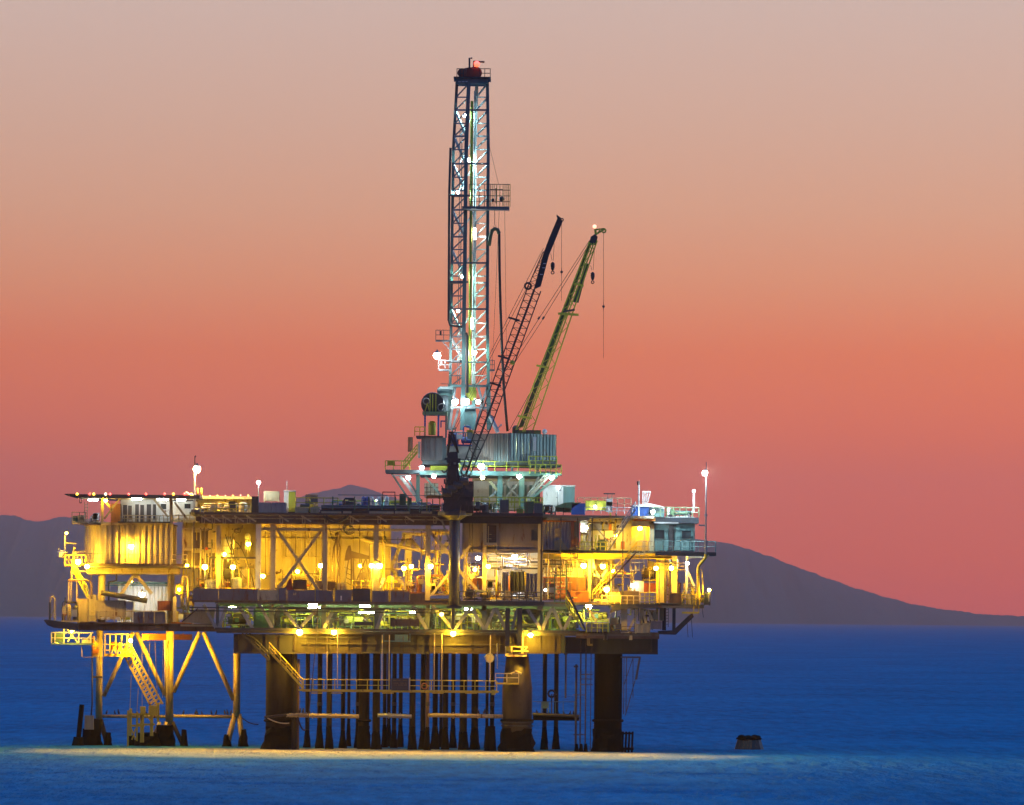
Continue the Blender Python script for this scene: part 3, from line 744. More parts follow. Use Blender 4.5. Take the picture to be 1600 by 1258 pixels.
# ------------------------------------------------------------------ cellar deck, trusses and main deck
cd = T('cellar_deck', 'lower truss deck lit green inside between the girders and the main deck', 'deck', P(620, 990, 0))
cd.part('floor_plate', B(338, 1000, 988, 992, 0, 26), 'dark')
cd.part('bottom_chord', hbar(336, 1000, 985.5, 0, 4, 6), 'dark')
cd.part('top_chord', hbar(336, 900, 943.5, 0, 4, 6), 'slate')
for (a, b, c, d) in ((318, 945, 339, 984), (353, 950, 341, 984), (405, 943, 427, 984), (439, 945, 466, 982), (497, 950, 468, 982), (375, 950, 396, 984), (520, 955, 505, 984), (598, 955, 588, 984), (645, 946, 667, 984),
                     (675, 946, 709, 984), (735, 950, 710, 984), (738, 952, 757, 984), (773, 950, 758, 984), (775, 950, 790, 984), (808, 952, 800, 984), (824, 952, 846, 984), (862, 950, 847, 984), (864, 950, 880, 988), (892, 962, 879, 988)):
    cd.part('diagonal', bm(a, b, c, d, 0, 4.2, 5), 'grey')
for u, w in ((340, 5), (424, 8), (506, 7), (588, 6), (668, 7), (757, 8), (846, 4)): cd.part('truss_post', spost(u, 944, 984, .6, w, 6), 'slate')
for u, w in ((793, 7), (812, 8)): cd.part('truss_post', spost(u, 950, 1010, -.4, w, 6), 'navy')
for v in (951, 956): cd.part('service_pipe', hbar(296, 700, v, -.3, 1.8), 'dark')
cd.part('ceiling_beam', hbar(340, 900, 947, 8, 6, 8), 'deck_green')
cd.part('back_wall', B(400, 900, 944, 986, 20, 20.3), 'mauve')
cd.part('rear_truss', B(360, 900, 980, 988, 12, 12.4), 'deck_green')
for i in range(9):
    u = 380 + i*60
    cd.part('rear_post', spost(u, 944, 988, 12, 5), 'deck_green')
    cd.part('rear_diagonal', bm(u, 946, u+28, 984, 12, 4), 'yellow'); cd.part('rear_diagonal', bm(u+56, 946, u+30, 984, 12, 4), 'cream')
mats_g = ['deck_green', 'yellow_green', 'cream', 'dark', 'yellow', 'brown']
for i, (a, b, n, lab) in enumerate(((345, 398, 7, 'green tangle of pipes in the truss deck under the grey bulwark'), (435, 500, 9, 'pipes and pumps in the truss deck before the first pair of hanging lamps'),
        (512, 580, 9, 'yellow-green pumps in the truss deck above the second under-deck lamp'), (594, 660, 8, 'valve skid in the truss deck behind the dark service box'), (675, 750, 9, 'green pump set in the truss deck beside the crane pedestal foot'),
        (762, 842, 9, 'pipe manifold in the truss deck above the floodlit caisson'), (850, 905, 7, 'pale green pipework in the truss deck beside the slanted stair'))):
    skid(lab, a, b, 950, 986, 4, 8, 40+i, mats_g, n_pipe=n+8, n_ves=1)
for i, (a, b, lab) in enumerate(((440, 500, 'green rail in the truss deck over the first lamp'), (552, 584, 'pale green rail in the truss deck over the dark leg'), (690, 750, 'green rail in the truss deck beside the pedestal foot'), (600, 665, 'green rail in the truss deck behind the dark service box'))):
    railing(lab, a, b, 985, 1.6, 22, 'yellow_green', 10)
crate('dark service box hung in the truss deck over the well pipes', 610, 655, 968, 979, -.6, 1, 'brown', 'box', 'service_box', 4)
crate('small dark box in the truss deck near the second lamp', 554, 583, 972, 978, -.5, .8, 'dark', 'box', 'service_box', 2)
crate('green generator housing inside the truss deck below the bulwark', 396, 422, 952, 983, 2, 5, 'green', 'box', 'generator_housing', 3)
one('service_basket', 'pale green work basket hung beneath the truss above the well pipes', 'basket', MB().pbox(599, 641, 1001, 1003, -.4, 1).pbox(617, 637, 990, 1001, 0, .8).pbox(599, 600.2, 990, 1001, -.4, -.3).pbox(640, 641, 990, 1001, -.4, -.3), 'teal')
for i, (u0, u1, v) in enumerate(((482, 496, 945), (482, 500, 950), (562, 578, 947), (560, 584, 957), (640, 652, 957), (726, 738, 952))):
    tube_light('green-white tube light %s' % ('in the truss deck by the lifting wire', 'lower of two by the lifting wire in the truss deck', 'upper of two in the truss deck over the dark leg', 'lower of two in the truss deck over the dark leg', 'in the truss deck behind the dark service box', 'in the truss deck beside the pedestal foot')[i], u0, u1, v, 3, (0.85, 1.0, 0.60), 150)
for u, lab in ((363, 'near the slanting hatch'), (610, 'over the well pipes'), (790, 'over the floodlit caisson'), (870, 'near the yellow-green stair')):
    tube_light('dim green tube light in the truss deck %s' % lab, u-5, u+5, 948, 9, (0.75, 1.0, 0.25), 240)

for i, u in enumerate((356, 412, 452, 520, 600, 628, 690, 752, 778, 822, 858, 884)):  # extra tubes added out of sight to brighten the truss deck
    tube_light('added yellow-green tube light hidden behind the top chord of the truss, %s from the grey bulwark end' % ('first', 'second', 'third', 'fourth', 'fifth', 'sixth', 'seventh', 'eighth', 'ninth', 'tenth', 'eleventh', 'twelfth')[i], u-5+i*7 % 4, u+4+i*5 % 6, 943.6+(u-618)*.00875, 1.5 if i % 2 else 2.4, (0.86, 1.0, 0.34), 120, 2.2)
# bulwark of grey plates along the front of the main deck
bw = T('bulwark', 'long grey plate bulwark along the front edge of the main deck', 'bulwark', P(500, 940, -.4))
for (a, b, v0, v1, mt) in ((301.5, 341, 919.5, 938, 'plate'), (341.4, 402.5, 920, 938, 'plate'), (403, 435, 922, 938, 'cream'), (435.5, 448, 918.5, 938, 'plate'), (448.5, 492, 922, 939, 'plate'), (493, 520.5, 922.5, 939.5, 'plate'), (523.5, 549.5, 922, 940, 'plate'),
                       (551, 578.5, 920, 940, 'dark'), (581.5, 607, 923, 940.5, 'plate'), (610, 640, 924, 941, 'plate'), (640.5, 664, 927, 941, 'brown')):
    bw.part('plate_panel', B(a, b, v0, v1, -.5, -.35), mt)
for u in (404, 435, 492.5, 522, 580, 608.5): bw.part('post', spost(u, 919, 941, -.42, 1.8), 'yellow')
bw.part('kick_beam', hbar(300, 700, 941.2, -.4, 3, 5), 'brown')
bw.part('sign_plate', B(458, 463, 926, 930, -.56, -.51), 'cream'); bw.part('sign_plate', B(532, 534, 931, 938, -.56, -.51), 'white')

md = T('main_deck', 'open main deck with tall columns and crossed braces lit golden', 'deck', P(600, 940, 0))
md.part('floor_plate', B(296, 1062, 939, 943, 0, 32), 'deck')
md.part('front_beam', hbar(664, 850, 942, -.2, 6, 8), 'dark')
for (u, w, mt, v0, v1) in ((341.5, 7, 'cream', 820, 920), (403.5, 8, 'white', 819, 922), (426.5, 8, 'cream', 819, 922), (507.5, 8, 'cream', 819, 922), (587.5, 8, 'cream', 819, 926), (668.5, 8, 'cream', 819, 926), (757, 6, 'cream', 815, 938), (844, 8, 'cream', 815, 938)):
    md.part('column', spost(u, v0, v1+16, .6, w, w), mt)
for (a, b, c, d, w, Y) in ((428, 820, 499, 924, 4.5, .7), (507, 822, 433, 922, 4.5, .9), (666, 824, 704, 868, 4.5, .5), (704, 893, 674, 930, 4, .5), (719, 873, 735, 852, 4, .5), (716, 890, 746, 922, 4.5, .5),
                           (634, 835, 606, 897, 6, 10), (598, 862, 629, 918, 6, 10.6), (637, 838, 662, 866, 6, 11), (700, 848, 672, 884, 7, 12), (676, 880, 700, 914, 7, 12.5)):
    md.part('cross_brace', bm(a, b, c, d, Y, w), 'cream')
md.part('tie_beam', hbar(408, 511, 827, .8, 4.5, 5), 'cream'); md.part('tie_beam', hbar(511, 700, 828, .8, 3.5, 5), 'cream')
md.part('rear_frame', hbar(628, 668, 835, 10, 6, 6), 'cream'); md.part('rear_frame', hbar(670, 704, 833, 10, 6, 6), 'cream'); md.part('rear_frame', hbar(672, 704, 862, 10, 5, 5), 'cream')
md.part('rear_column', spost(638, 836, 938, 10, 11, 11), 'cream_clean'); md.part('rear_column', spost(664, 836, 868, 10, 5, 5), 'cream_clean')
md.part('rear_floor_beam', hbar(380, 720, 938, 14, 8, 8), 'brown')
# panelled wall behind the crossed braces
pw = T('panelled_wall', 'golden panelled bulkhead behind the crossed braces and the pumping unit', 'wall', P(510, 938, 9))
us = [404, 422, 440, 455, 470, 484, 500, 517, 534, 552, 571, 590, 609.5]
for a, b in zip(us, us[1:]): pw.part('panel', B(a+.25, b-.25, 806, 938, 9, 9.25), 'cream_clean')
for i, u in enumerate(us): pw.part('batten', spost(u, 828, 938, 8.9, 2 if i % 3 == 0 else 1.1, 4), 'cream')
for u, v0, v1 in ((415, 830, 905), (447, 812, 870), (462, 835, 936), (477, 812, 860), (494, 840, 930), (530, 815, 900), (562, 812, 880), (577, 850, 930), (598, 815, 905)): pw.part('conduit', post(u, v0, v1, 8.6, 1.3, 6), 'brown')
for v in (842, 870): pw.part('girt', hbar(404, 609, v, 8.8, 1.3, 4), 'cream')
pw.part('conduit', post(483, 828, 880, 8.8, 1.6, 6), 'cream'); pw.part('ledge', hbar(430, 520, 902, 8.8, 2.4, 6), 'cream')
# upper deck with bracketed edge
ud = T('upper_deck', 'dark upper deck edge with outrigger brackets above the golden main deck', 'deck', P(570, 819, -1))
ud.part('floor_plate', B(296, 1022, 803, 807, 0.2, 32), 'deck')
ud.part('edge_beam', hbar(312, 704, 803.5, -1.2, 3.2, 6), 'brown')
ud.part('lower_beam', hbar(312, 704, 817.5, .2, 4, 6), 'brown')
ud.part('fascia', B(306, 704, 806, 816, .1, .2), 'brown')
ud.part('gutter_pipe', hbar(318, 704, 811, -.6, 1.2), 'cream')
for u in (314, 330, 347, 366, 385, 436, 471, 506, 546, 589, 632, 676):
    ud.part('bracket', bm(u, 806, u+15, 815, -.8, 2.4), 'cream_clean')
    ud.part('hanger', MB().pbox(u+1, u+2, 808, 817, -.9, -.8).pbox(u+5, u+6, 808, 817, -.9, -.8).pbox(u+1, u+6, 817, 818, -.9, -.8), 'cream')
for y in (6, 13, 20, 27): ud.part('deck_beam', hbar(300, 1015, 811, y, 9, 5), 'cream')
for u in (341, 403, 507, 587, 668, 757, 844): ud.part('cross_beam', MB().pbox(u-3, u+3, 807, 815, .6, 31), 'cream')
ud.part('front_girder', B(719, 848, 807, 818, -.2, .2), 'navy'); ud.part('edge_plate', B(690, 848, 801.5, 806.5, -1.2, .2), 'navy')
ud.part('corner_post', spost(846, 803, 940, -.3, 3), 'dark')
# coiled hose on the edge
one('hose_coil', 'dark hose net slung under the upper deck edge near the pumping unit', 'hose', MB().path([P(*p) for p in sag((505, 806, -1.4), (545, 806, -1.4), 11, 10)], .12, 6).path([P(*p) for p in sag((509, 806, -1.45), (541, 806, -1.45), 7, 10)], .12, 6), 'rubber')
cc = T('cable_coil', 'hanging coil of black cable below the upper deck edge', 'cable', P(543, 835, -.6))
for k in range(5): cc.part('loop', MB().torus(P(541+k*1.2, 825+k*.8, -.6-k*.06), .38+.03*k, .03, 14, 4), 'rubber')
wire('drooping cable by the tank wall under the upper deck', sag((514, 822, 0), (526, 840, 0), 12), 1.0, 'rubber')
for i, (a, b, d) in enumerate((((352, 835, .3), (385, 905, .3), 10), ((360, 838, .2), (375, 880, .2), 14), ((368, 846, .1), (398, 920, .1), -14))):
    wire('black cable looping down through the golden process bay, %s from the panelled rack' % ORD[i], sag(a, b, d), 1.3, 'rubber', 'cables looping in the process bay')
one('chain_hoist', 'small chain hoist hung before the golden bulkhead', 'hoist', MB().path([P(601, 824, 2), P(601, 838, 2)], .05, 5).sphere(P(601, 840, 2), .16).torus(P(602, 845, 2), .16, .05, 10, 4), 'dark')

# pumping unit
pj = T('pumpjack', 'brown beam pumping unit nodding before the golden bulkhead', 'pumpjack', P(555, 920, 4))
pj.part('horsehead', MB().pprism([(538, 876), (540.5, 862), (544, 853), (547.5, 852), (549, 860), (549, 872), (545, 876)], 4, 4.5), 'brown')
pj.part('walking_beam', MB().pprism([(546, 860), (577, 868.5), (577, 874), (546, 872)], 4.05, 4.45), 'brown')
for (a, b) in ((545, 536), (549, 549.5), (552, 553)): pj.part('samson_post', bm(549 if b == 549.5 else a, 872, b, 932, 4.2, 3 if b == 549.5 else 1.8), 'brown')
for (a, c) in ((572, 556), (572, 578), (564, 569)): pj.part('pitman_arm', bm(a, 872, c, 910, 4.3, 2), 'brown')
for i in range(4): pj.part('cross_strut', bm(538+i, 886+i*8, 551, 892+i*8, 4.2, 1.1), 'brown')
pj.part('crank_weight', MB().pprism([(560, 896), (570, 893), (572, 905), (562, 908)], 3.8, 4.7), 'brown')
pj.part('polished_rod', post(540, 876, 930, 3.9, 1.2, 6), 'steel'); pj.part('gearbox', B(556, 575, 908, 922, 3.6, 5), 'brown')
wp = T('tall_wellhead', 'tall brown wellhead pipe with hoses before the golden bulkhead', 'wellhead', P(527, 925, 3))
wp.part('tube_string', post(527, 836, 930, 3, 3.4, 8), 'brown'); wp.part('head', MB().sphere(P(527, 835, 3), .26), 'brown')
for i, u in enumerate((519, 522, 531)): wp.part('hose', MB().path([P(527, 838, 3), P((527+u)/2+(-2 if u < 527 else 3), 856, 3), P(u, 880, 3), P(u+.5, 928, 3)], .06, 5), 'brown')
pipe_run('fat golden duct sloping across the main deck past the pumping unit', [(563, 838, 8), (566, 842, 8), (575, 846, 8), (610, 851, 8), (640, 857, 8), (668, 862, 8)], 6, 'cream_clean', 0, name='duct')

# equipment on the main deck
warm_m = ['cream', 'brown', 'dark', 'mauve', 'rust_red', 'yellow', 'brown', 'galvanised']
one('traffic_cone_cover', 'red pointed cover on the deck below the crossed braces', 'cover', MB().pprism([(443, 922), (452, 905), (455, 904), (458, 922)], 1, 2), 'red')
crate('brown crate on deck beside the red cover', 458, 479, 906, 922, 1.2, 3, 'brown', 'crate', 'deck_crate', 2)
crate('brown crate standing at the foot of the crossed brace', 492, 509, 908, 922, 1.2, 3, 'mauve', 'crate', 'deck_crate', 2)
crate('grey-brown crate next to the column by the pumping unit', 511.5, 524, 909, 923, 1.2, 3, 'brown', 'crate', 'deck_crate', 2)
crate('small cream locker before the pumping unit', 527, 541, 911, 924, 1.2, 2.4, 'cream', 'locker', 'deck_locker', 1)
railing('yellow hand-rail frame before the pumping unit', 550, 578, 921, .8, 13, 'yellow', 14)
for i, (a, b, v0, v1, Y, lab) in enumerate(((308, 340, 862, 919, 3, 'tangled process pipes between the panelled racks and the grey column'), (344, 400, 880, 921, 3, 'golden pipe tangle behind the stainless tanks'), (600, 632, 895, 924, 2, 'small pump group with white hose beside the bright duct'),
        (634, 664, 896, 928, 2, 'valve tree cluster beside the tall golden column'), (670, 702, 896, 930, 2, 'wellhead valve cluster just before the crane pedestal'), (722, 757, 862, 932, 4, 'orange-lit pipe tangle between the pedestal and the slim column'),
        (757, 784, 896, 936, 3, 'yellow pipe manifold beside the blue tarpaulins'), (846, 868, 880, 938, 4, 'dim pipe stack behind the column by the corrugated wall'), (925, 966, 890, 940, 5, 'golden machinery behind the slanting yellow stair'),
        (1004, 1030, 880, 908, 6, 'pipe bundle under the orange beam by the yellow columns'), (285, 304, 880, 960, 4, 'pump piping at the end of the grey bulwark'), (1010, 1060, 878, 892, 3, 'pipes slung under the deck by the pale columns'))):
    skid(lab, a, b, v0, v1, Y, Y+3, 70+i, warm_m if i < 9 else ['yellow', 'cream', 'brown'], n_pipe=12, n_ves=2)
vessel('short stainless tank beside the grey column', 331, 904, 923, 1.8, 22, 'steel')
vessel('upright stainless tank with bright side near the white column', 370, 901, 922, 1.8, 17, 'steel')
vessel('large pale glowing tank behind the process cables', 356, 838, 878, 6, 20, 'white')
vessel('tall bright tank at the back of the process bay', 387, 832, 862, 8, 9, 'white')
one('cable_tray', 'dark horizontal cable tray across the process bay', 'cable tray', MB().pbox(328, 402, 870, 873, .4, 1.0), 'dark')
pipe_run('white-lit standing pipe beside the pumping unit', [(585, 904, 1.8), (585, 926, 1.8)], 6, 'white')
pipe_run('white-lit slanting pipe beside the column', [(600, 903, 1.8), (592, 926, 1.8)], 5, 'white')
pf = T('panelled_rack', 'framed rack of brown panels beside the corrugated house', 'rack', P(312, 918, 5))
for i, (u0, u1) in enumerate(((287, 299), (301, 312), (314, 325), (326, 337))):
    for j, (v0, v1) in enumerate(((829, 857), (861, 884))):
        pf.part('panel', B(u0, u1, v0+3*(i % 2), v1, 5, 5.2), 'brown' if (i+j) % 3 else 'cream')
for u in (285.5, 300, 313, 326, 338): pf.part('upright', spost(u, 822, 918, 4.8, 2), 'cream_clean')
for v in (826, 858.5, 886): pf.part('shelf_beam', hbar(285, 339, v, 4.8, 2.6, 6), 'cream_clean')
pf.part('rear_sheet', B(285, 402, 806, 925, 12, 12.2), 'cream')
pipe_run('tall dark drain pipe beside the panelled rack', [(303, 815, -.3), (303, 915, -.3)], 1.8, 'dark')
skid('dark valve group beneath the upper deck end', 311, 342, 824, 860, 5.5, 7, 95, ['dark', 'brown', 'cream'], n_pipe=6)

# crane pedestal hangs in front of the deck
pd = T('crane_pedestal', 'thick grey pedestal column carrying the dark lattice crane', 'pedestal', P(709, 990, -2.4))
x = P(710, 880, -2.4).x
pd.part('column', MB().tube((x, -2.4, P(710, 950, -2.4).z), (x, -2.4, P(710, 806, -2.4).z), px(16.5)/2, None, 20), 'pedestal', smooth=True)
pd.part('stub', MB().tube((x-.1, -2.4, P(710, 984, -2.4).z), (x-.1, -2.4, P(710, 950, -2.4).z), px(6)/2, None, 12), 'navy')
pd.part('cap_plate', B(698, 722, 947, 950.5, -3.1, -1.6), 'dark')
pd.part('top_flange', MB().lathe((x, -2.4, P(710, 813, -2.4).z), [(.55, 0), (1.3, .45), (1.75, .5), (1.75, .85)], 20), 'navy')
pd.part('knee_brace', bm(702, 846, 690, 812, -1.9, 3), 'cream'); pd.part('tie_back', MB().pbox(706, 712, 955, 962, -2.2, .2), 'navy')

# denser pipework in the open bays
for i, (a, b, v0, v1, Y, lab, np_) in enumerate(((306, 340, 822, 918, 1.2, 'web of thin pipes before the panelled rack', 16), (346, 400, 822, 918, 1.6, 'web of thin pipes before the glowing tanks', 18), (594, 664, 830, 924, 3.2, 'web of thin pipes behind the middle column', 16),
        (672, 702, 822, 924, 1.4, 'web of thin pipes before the pedestal', 12), (722, 756, 864, 936, 1.6, 'web of thin pipes past the pedestal', 14), (762, 842, 866, 892, 1.4, 'low pipe rack under the brown cabin', 14), (850, 920, 866, 900, 1.0, 'pipe rack under the lean-to beam', 14),
        (926, 1000, 872, 940, 2.2, 'web of pipes behind the yellow stair', 20), (1004, 1062, 872, 942, 2.6, 'web of pipes among the sea end columns', 16), (908, 986, 814, 860, 2.6, 'web of thin pipes before the pale cabin', 14), (852, 906, 866, 940, -.2, 'open pipe frames before the red-brown containers', 12), (955, 1030, 946, 990, -.3, 'pipe tangle over the lower end deck', 16), (410, 505, 894, 921, 4, 'row of small pumps below the crossed braces', 14))):
    rd = random.Random(500+i); m = B(a, b, v0, v1, Y, Y+2); x0, x1, y0, y1, z0, z1 = m.bounds()
    t = T('pipework', lab, 'pipework', ((x0+x1)/2, y0, z0))
    for k in range(np_):
        y = rd.uniform(y0, y1); r = rd.choice((.035, .045, .06, .08)); mt = rd.choice(('brown', 'brown', 'dark', 'cream', 'yellow', 'mauve'))
        if k % 2: x = rd.uniform(x0, x1); za, zb = sorted((rd.uniform(z0, z1), rd.uniform(z0, z1))); t.part('riser', MB().tube((x, y, min(za, z0+.2) if rd.random() < .6 else za), (x, y, zb+.4), r, None, 6), mt)
        else:
            z = rd.uniform(z0, z1); xa, xb = sorted((rd.uniform(x0, x1), rd.uniform(x0, x1))); xb = max(xb, xa+.8)
            p = t.part('pipe', MB().path([(xa, y, z-rd.uniform(.3, 1.5)), (xa, y, z-.1), (xa+.1, y, z), (xb-.1, y, z), (xb, y, z+.1), (xb, y, z+rd.uniform(.3, 1.2))] if rd.random() < .5 else [(xa, y, z), (xb, y, z)], r, 6), mt)
            t.part('valve', MB().sphere(((xa+xb)/2, y, z), r*2.2, 8, 5), rd.choice(('red', 'brown', 'dark')), p)
# ------------------------------------------------------------------ the house with the helicopter deck
hs = T('corrugated_house', 'golden corrugated steel house under the helicopter deck', 'building', P(200, 885, 3))
yF, yS = 3.0, 11.0
ca, cb, cs = P(161, 850, yF), P(266, 850, yF), P(133.5, 850, yS)
zt, zb = P(213, 820.5, yF).z, P(213, 881, yF).z
hs.part('front_wall', MB().corr((ca.x, yF), (cb.x, yF), zb, zt, px(8.6), .16), 'cream_clean')
hs.part('side_wall', MB().corr((cs.x, yS), (ca.x, yF+.02), zb, zt, px(20), .16), 'cream_clean')
hs.part('rear_wall', MB().box(cs.x, cb.x, yS+.1, yS+.3, zb, zt), 'cream')
hs.part('far_side_wall', MB().box(cb.x+.02, cb.x+.2, yF, yS, zb, zt), 'cream')
hs.part('roof_plate', MB().box(cs.x, cb.x+.3, yF-.1, yS+.4, zt, zt+.12), 'brown')
hs.part('roof_beam', B(160, 268, 816.5, 821, yF-.5, yF-.2), 'cream'); hs.part('side_roof_beam', MB().beam((ca.x-.1, yF-.3, zt+.1), (cs.x-.1, yS, zt+.1), .2, .28), 'cream')
hs.part('corner_column', spost(161, 818, 884, yF-.1, 4), 'cream'); hs.part('corner_column', spost(268, 818, 884, yF-.1, 4), 'cream')
hs.part('drain', post(182, 816, 884, yF-.3, 2.4, 6), 'cream'); hs.part('sill_beam', B(135, 290, 880.5, 884, yF-1.4, yF+.4), 'brown')
hs.part('floor', MB().box(cs.x, cb.x+.3, yF-.1, yS+.4, zb-.2, zb), 'deck')
railing('thin yellow-lit railing before the corrugated house', 137, 292, 882, 1.4, 16, 'cream_clean', 26, w=.09)
hd = T('house_deck_frame', 'cream girder and round columns carrying the corrugated house', 'deck', P(210, 972, 5))
hd.part('girder', MB().ibeam(P(136, 892, 4.2), P(282, 892, 4.2), .5, px(10)), 'cream'); hd.part('floor_plate', B(135, 300, 884.5, 887, 2, 14), 'deck')
hd.part('rear_girder', MB().ibeam(P(140, 893, 13), P(282, 893, 13), .5, px(10)), 'cream')
hd.part('column', post(159, 888, 985, 5, 11.5, 14), 'cream', smooth=True); hd.part('column', post(267, 890, 985, 5, 11.5, 14), 'cream', smooth=True)
for (a, b, c, d) in ((210, 898, 189, 929), (213, 898, 237, 928), (218, 898, 226, 892), (204, 898, 198, 892)): hd.part('brace', bm(a, b, c, d, 5, 5), 'cream_clean')
hd.part('gusset', MB().pprism([(202, 893), (221, 893), (214, 903), (209, 903)], 4.9, 5.1), 'cream')

# helicopter deck
hp = T('helideck', 'thin dark helicopter deck with coloured edge lamps over the quarters', 'helideck', P(210, 778, 6))
hp.part('plate', MB().pbox(124, 312, 773, 777.5, 0, 18), 'deck')
hp.part('edge_beam', hbar(122, 312, 777.2, .2, 2.4, 5), 'brown')
hp.part('safety_net', MB().pbox(101, 124, 771.6, 773.2, 1, 16), 'dark')
for u in (104, 110, 116, 122): hp.part('net_arm', MB().pbox(u, u+1, 773.2, 774.4, 1, 16), 'dark')
for y in (4, 9, 14): hp.part('joist', hbar(126, 310, 779, y, 3, 5), 'cream')
for i, (u, c) in enumerate(((120.5, WARM), (140, REDC), (146.5, WARM), (165, PALE), (172, REDC), (201, REDC), (228, REDC), (257, REDC), (271, WARM), (288, REDC), (299, WARM))):
    hp.part('edge_lamp', MB().sphere(P(u, 772, -.05), .13, 8, 5), gmat(c, 4.0 if c == REDC else 8.0))
for (u, w) in ((160, 4), (267.5, 5)): hp.part('column', spost(u, 778, 818, 2, w), 'cream')
for (a, b, c, d) in ((187, 779, 163, 811), (163, 782, 176, 798), (240, 780, 263, 808), (273, 785, 293, 812)): hp.part('brace', bm(a, b, c, d, 1.8, 3), 'cream')
hp.part('hanging_bracket', MB().pbox(124, 125, 778, 786, .4, .5).pbox(127, 128, 778, 784, .4, .5).pbox(124, 128, 785, 786.5, .4, .5), 'dark')
hp.part('dome_beacon', MB().lathe(P(296, 777, 1), [(.55, 0), (.5, .2), (.3, .35), (.05, .42)], 12), 'white'); hp.part('windsock_stub', MB().sphere(P(292, 771.5, .2), .22, 8, 5), gmat(REDC, 3.0))
# quarters below the helideck
qt = T('quarters_cabin', 'white-walled quarters with dark doors under the helicopter deck', 'building', P(227, 816, 4))
qt.part('wall', B(188, 266, 780, 817, 5, 10), 'white')
for (a, b, v0, v1) in ((192, 198.5, 789, 815), (200, 206, 790, 812), (211, 217, 788, 816), (219, 225, 789, 816), (229, 236, 788, 816), (239, 244, 788, 812)):
    d = qt.part('door', B(a, b, v0, v1, 4.9, 4.98), 'dark'); qt.part('frame', MB().pbox(a-1, a, v0-1, v1, 4.85, 4.97).pbox(b, b+1, v0-1, v1, 4.85, 4.97), 'white', d)
framed_window(qt, 250, 261, 786, 797, 4.95); qt.part('end_wall', B(173, 187.5, 787, 817, 4, 8), 'orange')
qt.part('sheet_panel', B(190, 208, 779.5, 785, 4.6, 4.7), 'white')
wc = T('white_cabin', 'small white cabin with window beside the tall lamp mast', 'building', P(287, 815, 4))
wc.part('wall', B(270, 305, 783, 815, 4.5, 9), 'white'); framed_window(wc, 287, 299, 786, 796, 4.45); wc.part('skirting', B(270, 305, 812, 816, 4.3, 4.48), 'cream')
railing('cream railing before the white-walled quarters', 188, 268, 816, 2, 10.5, 'cream_clean', 6, w=.09)
railing('cream railing before the small white cabin', 270, 305, 816, 2, 10.5, 'cream_clean', 9, w=.09)
one('quarters_walkway', 'dark narrow walkway under the quarters doors', 'walkway', MB().pbox(184, 266, 815, 817, 1.6, 5), 'dark')
wsp = T('corner_platform', 'small railed platform jutting out past the ladder tower', 'platform', P(123, 819, 6))
wsp.part('deck', B(112, 135, 815, 819, 5, 7), 'cream'); wsp.part('locker', B(121, 131, 805, 815, 5.4, 6.6), 'cream_clean'); wsp.part('locker', B(114, 120, 806, 815, 5.4, 6.6), 'green')
for v in (800.5, 808): wsp.part('rail', hbar(112, 135, v, 5, 1.2), 'cream')
for u in (112.5, 124, 134): wsp.part('post', spost(u, 800, 815, 5, 1.2), 'cream')
ladder('cream ladder tower at the corner of the corrugated house', 134.5, 784, 820, 4.5, 'cream', 5)
skid('yellow and white winch gear on the corrugated house roof', 138, 160, 800, 817, 3.6, 5, 18, ['cream', 'yellow', 'white'], 'winch_gear', 5, 1)
pl = T('lamp_post_frame', 'white pole with dish and arm at the outer end of the stair landing', 'pole', P(101, 884, 6))
pl.part('pole', post(101, 838, 886, 6, 2.4, 8), 'white'); pl.part('arm', hbar(101, 119, 849, 6, 1.8), 'cream_clean'); pl.part('dish', MB().lathe(P(97, 867, 5.7), [(.1, -.3), (.5, -.2), (.55, .3), (.1, .5)], 12), 'white'); pl.part('horn', tb(91, 857, 95, 861, 5.8, 2.6), 'white')
pl.part('post', spost(116, 855, 872, 6, 4), 'cream_clean'); pl.part('cross_arm', hbar(116, 133, 862, 6, 2.4), 'cream_clean')
railing('yellow railing at the landing beside the corrugated house', 101, 134, 882, 5, 15, 'yellow', 7)
one('landing_plate', 'yellow landing plate at the head of the side stair', 'platform', MB().pbox(101, 140, 882, 884.5, 4.8, 7.5), 'yellow')
stair('yellow side stair zigzagging down past the corrugated house', 112, 888, 137, 934, 4.4, 'yellow_green', .9, 14)
sf = T('pipe_enclosure', 'cream pipe frame round the side stair', 'frame', P(110, 935, 4))
for u in (107, 111, 120): sf.part('post', spost(u, 906, 940, 4, 1.4), 'cream')
sf.part('header', MB().path([P(106, 907, 4), P(135, 906.5, 4), P(141, 909, 4), P(143, 914, 4), P(143, 936, 4)], .12, 6), 'brown')
sf.part('rail', hbar(111, 142, 893, 4, 1.4), 'yellow'); sf.part('rail', spost(112, 892, 906, 4, 1.4), 'yellow')

# lower deck under the house
ld = T('lower_side_deck', 'lower deck with dark edge under the corrugated house', 'deck', P(190, 985, 2))
ld.part('floor_plate', B(120, 345, 974, 978, 2, 26), 'deck')
ld.part('edge_beam', hbar(120, 345, 981, 2.2, 10, 6), 'brown')
ld.part('hull_lip', MB().pprism([(68, 969), (72, 968), (122, 975), (122, 985), (84, 981), (74, 977)], 1.4, 8), 'dark')
ld.part('far_beam', hbar(120, 345, 982, 14, 8, 6), 'cream')
for i in range(5): ld.part('cross_beam', MB().pbox(132+i*42, 137+i*42, 978, 985, 2, 26), 'brown')
ld.part('fascia_plate', B(125, 208, 972, 975, 1.6, 2), 'brown')
pb = T('plate_barrier', 'dark blue-grey plate barrier with rail on the lower deck', 'barrier', P(233, 975, 1.8))
for a, b in ((208.5, 225), (225.4, 241), (241.4, 258)): pb.part('plate_panel', B(a, b, 956, 974, 1.9, 2.0), 'plate')
for u in (224.7, 241.2): pb.part('post', spost(u, 955, 974, 1.8, 1.6), 'cream')
